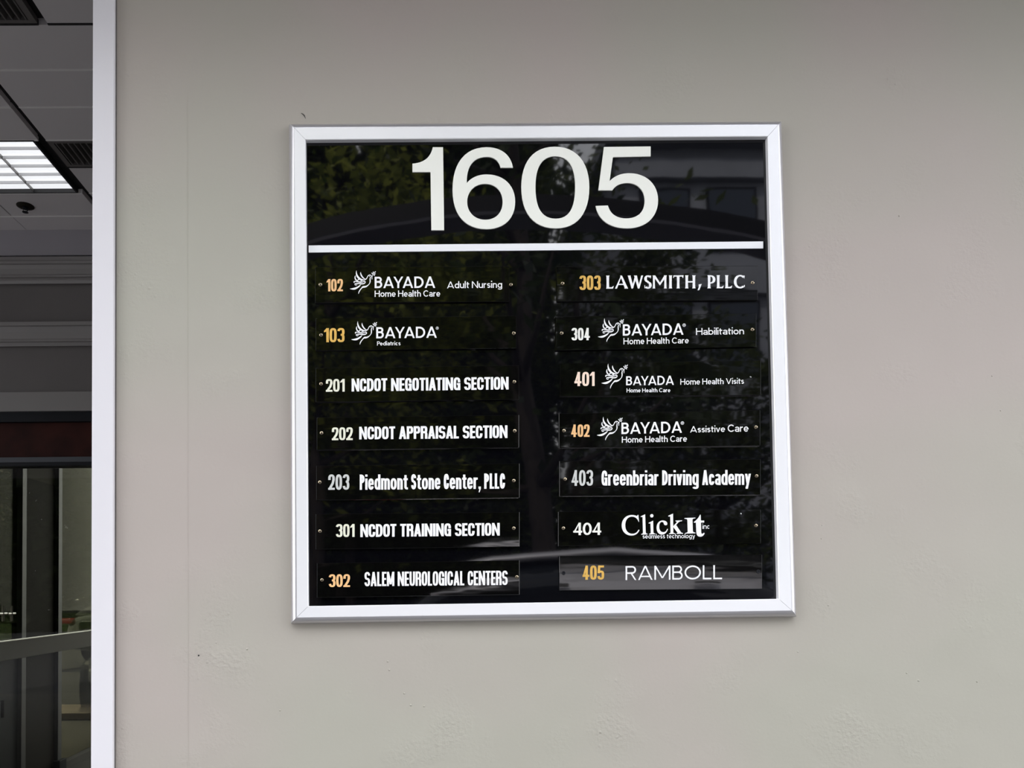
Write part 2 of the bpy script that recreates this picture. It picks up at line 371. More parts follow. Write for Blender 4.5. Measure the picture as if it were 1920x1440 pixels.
# glazed side wall of the vestibule, running away from the storefront
XS = -3.05
def ys(u): return at_x(u, 1107, XS).y
def zs(u, v): return at_x(u, v, XS).z
side = empty('window_1', (XS, YB+.6, 0)); tag(side, kind='structure')
Y0, Y3 = YB+.13, ys(250)
ym1, ym2 = ys(38.5), ys(106.5)
zt = zb(873)+.3
rail_t, rail_b = zs(60, 1196), zs(60, 1229)
for nm, (ya, yb2) in (('mullion', (ys(34), ys(42.5))), ('mullion', (ys(103), ys(110)))):
    obj(nm, bx((XS-.05, ya, 0), (XS+.03, yb2, zt), .004), M['grey_metal'], side)
    obj('mullion_foot', bx((XS-.07, ya-.03, 0), (XS+.06, yb2+.03, .10), .006), M['bluegrey'], side)
obj('mid_rail', bx((XS-.03, Y0, rail_b), (XS+.04, Y3, rail_t), .004), mat('mid_rail_paint', (.10, .095, .08, 1), .6, spec=.2), side)
obj('rail_cap', bx((XS-.03, Y0, rail_t), (XS+.05, Y3, rail_t+.012), .003), M['steel'], side)
obj('spandrel_panel', bx((XS-.03, Y0, .0), (XS, ys(34), rail_b)), M['bluegrey'], side)
obj('spandrel_panel', bx((XS-.03, ys(42.5), .0), (XS, ys(103), rail_b)), M['bronze'], side)
obj('dark_panel', bx((XS-.03, ys(43), rail_t+.012), (XS, ys(103), zs(70, 901)), .002), M['bronze'], side)
obj('bulkhead', bx((XS-.03, ys(43), zs(70, 901)), (XS-.004, ys(103), zt)), mat('bulkhead_paint', (.06, .055, .04, 1), .7, spec=.2), side)
obj('base_sill', bx((XS-.05, ys(110), 0), (XS+.05, Y3, .06), .004), M['paving'], side)
obj('glass_pane', bx((XS-.016, ys(110), .06), (XS-.010, Y3, zt)), M['glass_clear'], side)
obj('glass_pane', bx((XS-.016, Y0, rail_t), (XS-.010, ys(34), zt)), M['glass_clear'], side)
for u in (5, 21):
    bm = bmesh.new()
    pa, pb = at_x(u, 1136, XS+.03), at_x(u, 1165, XS+.03)
    tube(bm, [pa, pb], .012, 8); m_ = (pa+pb)/2
    tube(bm, [m_+Vector((0, -.05, 0)), m_+Vector((0, .05, 0))], .010, 8)
    obj('pull_handle', bm, M['steel'], side)
bm = bmesh.new(); tube(bm, [at_x(5, 1313, XS+.03), at_x(5, 1345, XS+.03)], .013, 8); obj('latch_handle', bm, M['black_metal'], side)
# lobby shell behind the storefront
lb = obj('wall_lobby', bx((XW0, YB+4.0, 0), (XS-1.2, YB+4.1, 3.0)), M['lobby']); tag(lb, kind='structure')
C.objects.unlink(lb); bpy.data.objects.remove(lb)
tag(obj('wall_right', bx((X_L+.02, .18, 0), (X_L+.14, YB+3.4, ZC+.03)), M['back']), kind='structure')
tag(obj('floor', bx((XS-.05, YB+.12, -.02), (X_L+.1, YB+3.4, .0)), M['paving']), kind='structure')

# ------------------------------------------------------------------ ground
tag(obj('ground', bx((-60, -60, -.30), (60, 70, -.03)), M['asphalt']), kind='structure')
tag(obj('sidewalk', bx((-7.5, -2.2, -.03), (8, YB+.12, 0)), M['paving']), kind='structure')
tag(obj('path', bx((-8, YB+.12, -.03), (XS-.05, 7.55, -.0)), M['paving']), kind='structure')
yk = at_z(142, 1345, 0).y; yk2 = at_z(142, 1331, .0).y
kerb = empty('kerb', (-4, yk, 0)); tag(kerb, kind='structure')
for k in range(9):
    obj('kerb_stone', bx((-12+k*1.2, yk, -.03), (-10.815+k*1.2, yk2+.15, .05), .012), M['kerb'], kerb)
tag(obj('lawn', bx((-60, 24, -.03), (40, 60, .0)), M['grass']), kind='structure')

# ------------------------------------------------------------------ cars
def car(name, loc, rz, paint, label, scale=1.0, group=None):
    root = empty(name, loc, label, 'car', group); root.rotation_euler = (0, 0, rz)
    def part(nm, bm, m_, par=None, smooth=False):
        me = bpy.data.meshes.new(nm)
        if smooth:
            for f in bm.faces: f.smooth = True
        bm.to_mesh(me); bm.free(); o = bpy.data.objects.new(nm, me); C.objects.link(o); me.materials.append(m_); o.parent = par or root; return o
    # long axis x (front +x), profile in xz with tumblehome
    def loft(sections):
        bm = bmesh.new(); R = []
        for (x, zl, zh, wl, wh) in sections:
            pts = [(-wl*.92, zl), (-wl, zl+(zh-zl)*.25), (-wl, zl+(zh-zl)*.55), (-(wl*.5+wh*.5), zl+(zh-zl)*.82), (-wh*.82, zh), (0, zh+.02)]
            pts = pts + [(-a_, b_) for a_, b_ in pts[-2::-1]]
            R.append([bm.verts.new((x, a_, b_)) for a_, b_ in pts])
        for i in range(len(R)-1):
            for k in range(len(R[0])-1): bm.faces.new((R[i][k], R[i][k+1], R[i+1][k+1], R[i+1][k]))
            bm.faces.new((R[i][-1], R[i][0], R[i+1][0], R[i+1][-1]))
        bm.faces.new(R[0][::-1]); bm.faces.new(R[-1]); bmesh.ops.recalc_face_normals(bm, faces=bm.faces); return bm
    body = part('body', loft([(-2.28, .42, .80, .62, .55), (-2.2, .32, .98, .82, .76), (-1.9, .26, 1.06, .90, .84), (-1.0, .22, 1.04, .92, .86), (0, .22, 1.0, .92, .86), (1.0, .24, .97, .92, .84), (1.8, .28, .86, .88, .78), (2.15, .32, .74, .78, .68), (2.3, .40, .62, .6, .5)]), paint, None, True)
    mm = body.modifiers.new('s', 'SUBSURF'); mm.levels = mm.render_levels = 1
    part('window_band', loft([(-2.0, .98, 1.02, .76, .7), (-1.5, .98, 1.40, .78, .62), (-.4, .98, 1.49, .80, .64), (.5, .98, 1.42, .80, .62), (1.25, .96, 1.0, .76, .68)]), M['car_glass'], None, True)
    part('roof', loft([(-1.62, 1.37, 1.42, .62, .56), (-1.2, 1.43, 1.50, .66, .58), (-.3, 1.47, 1.55, .67, .60), (.4, 1.42, 1.49, .65, .58), (.62, 1.37, 1.41, .62, .55)]), paint, None, True)
    for sx in (-1.38, 1.42):
        for sy in (-1, 1):
            bm = bmesh.new()
            lathe(bm, [(.20, -.02), (.31, -.02), (.335, .02), (.335, .18), (.31, .22), (.20, .22)], (0, 0, 0), 'y', 24)
            wh = part('wheel', bm, M['black_metal']); wh.location = (sx, sy*.84+.10 if sy < 0 else sy*.84+.10, .33)
            bm = bmesh.new()
            for k in range(5):
                t = 2*math.pi*k/5; tube(bm, [(0, 0, 0), (.2*math.cos(t), 0, .2*math.sin(t))], .03, 6)
            rim = part('rim', bm, M['steel'], wh); rim.location = (0, -.21 if sy < 0 else .01, 0)
    red = mat('tail_lamp_red', lin('c02a35'), .15, coat=1); wht = mat('lamp_clear', (.8, .8, .85, 1), .1)
    for sy in (-1, 1):
        part('tail_lamp', bx((-2.29, sy*.74-.15, .83), (-1.85, sy*.74+.15, .94), .04), red)
        part('head_lamp', bx((1.95, sy*.62-.16, .62), (2.24, sy*.62+.16, .76), .03), wht)
        part('door_mirror', bx((.72, sy*.98-.12, 1.0), (.92, sy*.98+.12, 1.16), .04), paint)
        part('window_chrome', bx((-1.7, sy*.865-.012, .985), (1.1, sy*.865+.012, 1.0)), M['steel'])
        for dx in (-.3, .75): part('door_handle', bx((dx-.6, sy*.93-.02, .84), (dx-.42, sy*.93+.02, .87), .008), M['steel'])
    part('number_plate', bx((-2.31, -.26, .60), (-2.27, .26, .72), .005), M['white'])
    part('bumper', bx((-2.36, -.78, .36), (-2.1, .78, .52), .05), paint)
    root.scale = (scale,)*3
    return root
black_paint = mat('black_car_paint', (.02, .022, .022, 1), .18, coat=1)
silver_paint = mat('silver_car_paint', (.62, .60, .64, 1), .4, metal=.3, coat=1)
p1 = at_z(150, 1252, -.03)
car('parked_car', (p1.x+1.45, p1.y+1.9, -.03), math.radians(66), black_paint, 'dark parked car with red tail lamp seen through the glass, the farther one', 1.1)
p2 = at_z(166, 1333, -.03)
car('parked_car', (p2.x+.50, p2.y+1.6, -.03), math.radians(-75), black_paint, 'black parked car half hidden behind the white trim, nearest the kerb')
car('parked_car', (2.3, -6.3, -.03), math.radians(4), silver_paint, 'silver car mirrored in the bottom edge of the glossy black sign', 1.24)

# ------------------------------------------------------------------ trees
def tree(loc, h, spread, lab, nleaf=5200, seed=1, lean=0., r0_=.16, z_low=.28, size=.11, lm='leaf'):
    rg = random.Random(seed)
    root = empty('tree', loc, lab, 'tree', 'trees around the parking lot'); L = Vector(loc)
    bm = bmesh.new()
    tp = [L+Vector((lean*(k/6)+rg.uniform(-.08, .08)*(k > 0), rg.uniform(-.08, .08)*(k > 0), h*.8*k/6)) for k in range(7)]
    tube(bm, tp, [r0_*(1-.12*k) for k in range(7)], 9)
    centres = []
    for k in range(16):
        i = 2+k % 5; a_ = rg.uniform(0, 6.28); ln = spread*rg.uniform(.4, .95)
        e = tp[i]+Vector((math.cos(a_)*ln, math.sin(a_)*ln, rg.uniform(.3, 1.3)))
        tube(bm, [tp[i], (tp[i]+e)/2+Vector((0, 0, -.1)), e], [r0_*.35, r0_*.22, .015], 6); centres.append(e)
    obj('trunk', bm, M['bark'], root, True)
    for k in range(26):
        a_ = rg.uniform(0, 6.28); q = math.sqrt(rg.random())*spread*.9; zz = rg.uniform(z_low, 1.0)*h
        f = 1-abs(zz/h-.62)*1.1
        centres.append(L+Vector((lean*.8+math.cos(a_)*q*f, math.sin(a_)*q*f, zz)))
    V = []; Fc = []
    for _ in range(nleaf):
        c = rg.choice(centres); rr = spread*.36
        pt = c+Vector((rg.gauss(0, rr*.55), rg.gauss(0, rr*.55), rg.gauss(0, rr*.42)))
        a_ = Vector((rg.uniform(-1, 1), rg.uniform(-1, 1), rg.uniform(-.6, .6))).normalized(); b_ = a_.cross(Vector((rg.uniform(-1, 1), rg.uniform(-1, 1), 1))).normalized()
        s = size*rg.uniform(.6, 1.3); n0 = len(V)
        V += [pt-a_*s, pt+b_*s*.45, pt+a_*s, pt-b_*s*.45]; Fc.append((n0, n0+1, n0+2, n0+3))
    o = obj('foliage', (V, [], Fc), M[lm], root); o['kind'] = 'stuff'
    return root
tree((-1.6, -10.2, -.03), 8.6, 2.6, 'leafy green tree mirrored at the upper left of the sign', 9000, 3, .3, z_low=.5)
tree((1.75, -8.2, -.03), 10.5, 2.0, 'tree whose dark leaning trunk is mirrored down the middle of the sign', 2600, 5, -.5, .19, .78, lm='leaf_dark')
tree((3.0, -12.6, -.03), 9.4, 2.3, 'leafy tree mirrored behind the big zero of the sign', 12000, 8, .2, z_low=.22, lm='leaf_mid')
tree((-7.4, -14.5, -.03), 9.5, 3.0, 'tall tree mirrored at the left edge of the sign', 8000, 11, 0, lm='leaf_dark')
tree((6.6, -14.4, -.03), 6.0, 2.0, 'low tree in front of the grey office building', 6000, 14, 0, lm='leaf_mid')
tree((-1.6, -17.2, -.03), 9.5, 3.0, 'tall tree farthest back behind the photographer', 8000, 17, 0, lm='leaf_dark')
pt = at_z(150, 1190, -.03)
tree((pt.x-1, 27, 0), 7.0, 2.8, 'leafy tree seen through the porch glass behind the dark car', 15000, 21, 0, lm='leaf_dark', z_low=.12)
tree((pt.x+6, 31, 0), 8.0, 3.2, 'wide tree on the lawn right behind the parked cars', 15000, 23, 0, lm='leaf_dark', z_low=.12)
tree((pt.x-8, 30, 0), 8.0, 3.2, 'wide tree on the lawn left of the parked cars', 15000, 24, 0, lm='leaf_dark', z_low=.12)
# hedge-like far woodland behind the photographer
def woodland(n, x0, x1, yc, top0, seed, label):
    V = []; Fc = []; rg = random.Random(seed)
    for _ in range(n):
        x_ = rg.uniform(x0, x1); top = top0+1.6*math.sin(x_*.7)+1.2*math.sin(x_*1.9+1)
        pt = Vector((x_, yc+rg.uniform(-1.5, 1.5)+.6*math.sin(x_), rg.uniform(0, 1)*top))
        a_ = Vector((rg.uniform(-1, 1), rg.uniform(-1, 1), rg.uniform(-.6, .6))).normalized(); b_ = a_.cross(Vector((rg.uniform(-1, 1), rg.uniform(-1, 1), 1))).normalized()
        s = .36*rg.uniform(.6, 1.3); n0 = len(V); V += [pt-a_*s, pt+b_*s*.5, pt+a_*s, pt-b_*s*.5]; Fc.append((n0, n0+1, n0+2, n0+3))
    tag(obj('woodland', (V, [], Fc), M['leaf_dark']), label, 'trees', kind='stuff')
woodland(95000, -24, 4.5, -22.5, 18, 5, 'dense dark woodland edge mirrored low across the sign')
woodland(60000, -34, 2, 40, 15, 6, 'dark woodland edge seen through the porch glass beyond the lawn')

# ------------------------------------------------------------------ office building behind the photographer (mirrored at the right)
BX, BY = 5.3, -17.0
ob = empty('office_building', (BX+6, BY, 0), 'grey office building with dark window rows mirrored at the sign right side', 'building')
ob.rotation_euler = (0, 0, 0)
def bp(a_, b_, m_, nm):
    return obj(nm, bx(a_, b_), m_, ob)
bp((BX, BY-8, -.03), (BX+16, BY, 12.5), M['concrete'], 'wall')
for fl in range(4):
    z0 = 1.2+fl*2.9
    bp((BX-.15, BY, z0+1.75), (BX+16, BY+.25, z0+2.2), M['concrete'], 'ledge')
    for k in range(9):
        x0 = BX+.5+k*1.65
        wn = obj('window', bx((x0, BY+.0, z0), (x0+1.25, BY+.06, z0+1.6)), M['black_metal'], ob)
        obj('pane', bx((x0+.06, BY+.055, z0+.06), (x0+1.19, BY+.07, z0+1.54)), M['facade_glass'], ob)
bp((BX-.4, BY-8.3, 12.5), (BX+16.3, BY+.6, 12.9), M['concrete'], 'roof_edge')

# ------------------------------------------------------------------ unseen black arch added behind the photographer for its reflection
YA = -2.15
ca = empty('arched_canopy', (.6, YA, 0), 'black arched canopy frame mirrored as a dark bow under the number', 'canopy')
def mir(u, v):                                   # the arch stands where its mirror image crosses the sign
    d = ray(u, v); t = (-YA-CAM.y)/d.y; q = CAM+d*t; return Vector((q.x, YA, q.z))
arc_px = [(430, 1100), (432, 900), (438, 700), (452, 560), (490, 480), (580, 440), (700, 412), (850, 390), (1000, 384), (1150, 392), (1300, 410), (1450, 440), (1560, 500), (1590, 660), (1600, 860), (1600, 1100)]
def band(pts, w0, w1, y0_, y1_):
    bm = bmesh.new(); R = []
    for i, q in enumerate(pts):
        d = (pts[min(i+1, len(pts)-1)]-pts[max(i-1, 0)]).normalized(); n_ = Vector((-d.z, 0, d.x))
        R.append([bm.verts.new((q.x+n_.x*s, yy, q.z+n_.z*s)) for s, yy in ((w0, y0_), (w1, y0_), (w1, y1_), (w0, y1_))])
    for i in range(len(R)-1):
        for k in range(4): bm.faces.new((R[i][k], R[i][(k+1) % 4], R[i+1][(k+1) % 4], R[i+1][k]))
    bm.faces.new(R[0]); bm.faces.new(R[-1][::-1]); bmesh.ops.recalc_face_normals(bm, faces=bm.faces); return bm
def smooth_pts(p, n=6):
    o = []
    for i in range(len(p)-1):
        a_, b_, c_, d_ = p[max(i-1, 0)], p[i], p[i+1], p[min(i+2, len(p)-1)]
        for k in range(n):
            t = k/n
            o.append(tuple(.5*((2*b_[j])+(-a_[j]+c_[j])*t+(2*a_[j]-5*b_[j]+4*c_[j]-d_[j])*t*t+(-a_[j]+3*b_[j]-3*c_[j]+d_[j])*t**3) for j in range(len(b_))))
    o.append(tuple(p[-1])); return o
ap = [mir(*q) for q in smooth_pts(arc_px, 5)]
pl = [Vector((ap[0].x, YA, 0))] + ap + [Vector((ap[-1].x, YA, 0))]
obj('arch_bow', band(pl, -.035, .045, YA-.16, YA), M['canopy_black'], ca)
obj('edge_strip', band(pl, -.058, -.042, YA-.15, YA+.01), M['canopy_grey'], ca)

# ------------------------------------------------------------------ the directory sign
SIGN_C = at_y(1008, 700, 0)
sign = empty('directory_sign', (SIGN_C.x, 0, SIGN_C.z), 'square black directory sign 1605 in silver frame on grey wall', 'sign')
corn = [at_y(541, 231.5, -.011), at_y(1466.5, 226.5, -.011), at_y(1491, 1156.5, -.004), at_y(546, 1169.5, -.004)]
inner = [at_y(573, 262, -.0185), at_y(1439.5, 255.8, -.0185), at_y(1460.5, 1123, -.0185), at_y(578.2, 1136.5, -.0185)]
prof = [(0, 0), (0, .005), (.02, .0085), (.07, .0125), (.15, .0155), (.25, .0176), (.33, .0184), (.37, .0185), (.97, .0185), (1.0, .0175), (1.0, .008)]
names = ['top', 'right', 'bottom', 'left']
for k in range(4):
    a0, a1, b0, b1 = corn[k], corn[(k+1) % 4], inner[k], inner[(k+1) % 4]
    bm = bmesh.new(); RA = []; RB = []
    d = (a1-a0).normalized()*.0003
    for (t, h) in prof:
        p_, q_ = a0.lerp(b0, t)+d, a1.lerp(b1, t)-d
        RA.append(bm.verts.new((p_.x, -h, p_.z))); RB.append(bm.verts.new((q_.x, -h, q_.z)))
    for i in range(len(prof)-1):
        f = bm.faces.new((RA[i], RB[i], RB[i+1], RA[i+1])); f.smooth = i <= 6
    bm.faces.new([bm.verts.new(q.co) for q in RA]); bm.faces.new([bm.verts.new(q.co) for q in RB[::-1]])
    bmesh.ops.recalc_face_normals(bm, faces=bm.faces)
    bm.faces.ensure_lookup_table()
    for i in range(7): bm.faces[i].material_index = 1
    obj('frame_rail', bm, M['frame'], sign).data.materials.append(M['lip'])
pan = [inner[0]+Vector((-.01, 0, .01)), inner[1]+Vector((.01, 0, .01)), inner[2]+Vector((.01, 0, -.01)), inner[3]+Vector((-.01, 0, -.01))]
PH = .0085
bm = bmesh.new(); f_ = [bm.verts.new((q.x, -PH, q.z)) for q in pan]; g_ = [bm.verts.new((q.x, -.003, q.z)) for q in pan]
bm.faces.new(f_); bm.faces.new(g_[::-1])
for i in range(4): bm.faces.new((f_[i], f_[(i+1) % 4], g_[(i+1) % 4], g_[i]))
bmesh.ops.recalc_face_normals(bm, faces=bm.faces)
obj('backing_panel', bm, M['panel'], sign)

def Pp(u, v, off): return at_y(u, v, -off)
def solid(loops_px, off0, off1):
    """extruded plate from a list of polygons given in pixels"""
    bm = bmesh.new()
    for poly in loops_px:
        fr = [bm.verts.new(Pp(u, v, off1)) for u, v in poly]
        bk = [bm.verts.new((q.co.x, -off0, q.co.z)) for q in fr]
        n = len(fr)
        bm.faces.new(fr); bm.faces.new(bk[::-1])
        for i in range(n): bm.faces.new((fr[i], fr[(i+1) % n], bk[(i+1) % n], bk[i]))
    bmesh.ops.recalc_face_normals(bm, faces=bm.faces)
    return bm
obj('divider_bar', solid([[(578.7, 460.2), (1431, 452.6), (1431, 465.6), (578.7, 473.2)]], PH, PH+.0015), M['bar'], sign)

# --- big digits, outlines in pixels
def bez(path):
    """tiny path: list of ('M',p) ('L',p) ('C',c1,c2,p)"""
    o = []
    for s in path:
        if s[0] in 'ML': o.append(s[1])
        else:
            p0, c1, c2, p3 = o[-1], s[1], s[2], s[3]
            for k in range(1, 13):
                t = k/12; q = 1-t
                o.append((q**3*p0[0]+3*q*q*t*c1[0]+3*q*t*t*c2[0]+t**3*p3[0], q**3*p0[1]+3*q*q*t*c1[1]+3*q*t*t*c2[1]+t**3*p3[1]))
    return o
from mathutils.geometry import tessellate_polygon
def plate_holes(loops, off0, off1):
    bm = bmesh.new(); vs = []
    for lp in loops: vs.append([bm.verts.new(Pp(u, v, off1)) for u, v in lp])
    flat = [v for l in vs for v in l]
    for t in tessellate_polygon([[Vector((u, v, 0)) for u, v in lp] for lp in loops]):
        try: bm.faces.new([flat[i] for i in t])
        except ValueError: pass
    for l in vs:
        bk = [bm.verts.new((q.co.x, -off0, q.co.z)) for q in l]; n = len(l)
        for i in range(n): bm.faces.new((l[i], l[(i+1) % n], bk[(i+1) % n], bk[i]))
    bmesh.ops.recalc_face_normals(bm, faces=bm.faces)
    return bm
def tz(pts, ox, oy, s=4.0): return [(ox+x/s, oy+y/s) for x, y in pts]
one = tz(bez([('M', (1126, 304)), ('L', (1203, 304)), ('L', (1211, 926)), ('L', (1115, 926)), ('L', (1109, 490)), ('L', (973, 490)), ('L', (973, 427)), ('C', (1060, 422), (1110, 380), (1126, 304))]), 530, 200)
six_o = tz(bez([('M', (1727, 457)), ('L', (1635, 457)), ('C', (1622, 405), (1588, 376), (1530, 376)), ('C', (1425, 376), (1378, 450), (1381, 573)), ('C', (1415, 530), (1470, 508), (1530, 508)), ('C', (1660, 508), (1744, 592), (1744, 712)), ('C', (1744, 838), (1660, 918), (1528, 918)), ('C', (1370, 918), (1274, 812), (1274, 622)), ('C', (1274, 420), (1370, 304), (1530, 304)), ('C', (1635, 304), (1712, 358), (1727, 457))])[:-1], 530, 200)
six_i = tz(bez([('M', (1518, 578)), ('C', (1438, 578), (1384, 634), (1384, 714)), ('C', (1384, 792), (1440, 848), (1520, 848)), ('C', (1598, 848), (1650, 796), (1650, 712)), ('C', (1650, 632), (1598, 578), (1518, 578))])[:-1], 530, 200)
zero_o = [(q[0], q[1]) for q in bez([('M', (1040.5, 275)), ('C', (1081, 275), (1105, 304), (1105, 351)), ('C', (1105, 399), (1083, 428), (1042, 428)), ('C', (1000, 428), (977.5, 399), (977.5, 350)), ('C', (977.5, 303), (1000, 275), (1040.5, 275))])[:-1]]
zero_i = [(q[0], q[1]) for q in bez([('M', (1040.8, 292.8)), ('C', (1016, 292.8), (1004, 313), (1004, 351)), ('C', (1004, 390), (1016, 410), (1042, 410)), ('C', (1067, 410), (1078.6, 390), (1078.6, 350)), ('C', (1078.6, 312), (1066, 292.8), (1040.8, 292.8))])[:-1]]
five = tz(bez([('M', (490, 302)), ('L', (840, 298)), ('L', (840, 372)), ('L', (557, 378)), ('L', (532, 558)), ('C', (570, 518), (620, 499), (680, 499)), ('C', (808, 499), (896, 582), (896, 702)), ('C', (896, 830), (802, 912), (664, 912)), ('C', (535, 912), (448, 852), (428, 744)), ('L', (520, 741)), ('C', (535, 802), (582, 838), (658, 838)), ('C', (742, 838), (796, 788), (796, 704)), ('C', (796, 626), (744, 572), (665, 572)), ('C', (614, 572), (575, 590), (553, 627)), ('L', (448, 627))]), 1010, 200)
for loops in ([one], [six_o, six_i], [zero_o, zero_i], [five]):
    obj('digit', plate_holes(loops, PH, PH+.002), M['digit'], sign)

# ------------------------------------------------------------------ lettering engine (cap height = 1)
def sp_(v, e): return math.copysign(abs(v)**e, v)
def arc(cx, cy, rx, ry, a0, a1, n=2., k=None):
    k = k or max(4, int(abs(a1-a0)/11)); o = []
    for i in range(k+1):
        t = math.radians(a0+(a1-a0)*i/k); o.append((cx+rx*sp_(math.cos(t), 2/n), cy+ry*sp_(math.sin(t), 2/n)))
    return o
def dedupe(p):
    o = [p[0]]
    for q in p[1:]:
        if abs(q[0]-o[-1][0])+abs(q[1]-o[-1][1]) > 1e-5: o.append(q)
    return o
def pen(pts, S, H, closed=False):
    pts = dedupe(pts); n = len(pts); L_ = []; R_ = []
    if closed and abs(pts[0][0]-pts[-1][0])+abs(pts[0][1]-pts[-1][1]) < 1e-4: pts = pts[:-1]; n -= 1
    for i in range(n):
        if closed: a_, b_ = pts[i-1], pts[(i+1) % n]
        else: a_, b_ = pts[max(i-1, 0)], pts[min(i+1, n-1)]
        dx, dy = b_[0]-a_[0], b_[1]-a_[1]; l = math.hypot(dx, dy) or 1; nx, ny = -dy/l, dx/l
        t = .5*math.hypot(S*nx, H*ny)
        L_.append((pts[i][0]+nx*t, pts[i][1]+ny*t)); R_.append((pts[i][0]-nx*t, pts[i][1]-ny*t))
    o = []
    for i in range(n if closed else n-1):
        j = (i+1) % n; o.append([L_[i], L_[j], R_[j], R_[i]])
    return o
def rect(x0, y0, x1, y1): return [[(x0, y0), (x1, y0), (x1, y1), (x0, y1)]]
def dia(xa, ya, xb, yb, S): return [[(xa, ya), (xa+S, ya), (xb+S, yb), (xb, yb)]]
def disc(cx, cy, r, k=12): return [[(cx+r*math.cos(6.2832*i/k), cy+r*math.sin(6.2832*i/k)) for i in range(k)]]
GEO = dict(S=.168, H=.14, n=2., X=.70, A=1.04, sp=.10, open=42, W=dict(A=.86, B=.62, Y=.80, D=.76, H=.72, N=.76, P=.58, C=.80, V=.84, R=.64, M=.96, O=.98, L=.52))
HEA = dict(S=.195, H=.16, n=3.2, X=.76, A=1., sp=.04, open=8, W=dict(I=.215, L=.40, T=.46, E=.41, M=.70, N=.60, A=.56, P=.50, R=.52, G=.52, V=.55))
ARI = dict(S=.150, H=.135, n=2.5, X=.74, A=1., sp=.045, open=14, W=dict(I=.16, L=.42, P=.46, C=.50, S=.48, G=.53, D=.50, A=.54))
WLO = dict(a=.50, b=.56, c=.50, d=.56, e=.54, g=.56, h=.52, i=None, l=None, m=.84, n=.52, o=.58, p=.56, r=.34, s=.42, t=.34, u=.52, v=.52, y=.54, k=.5)
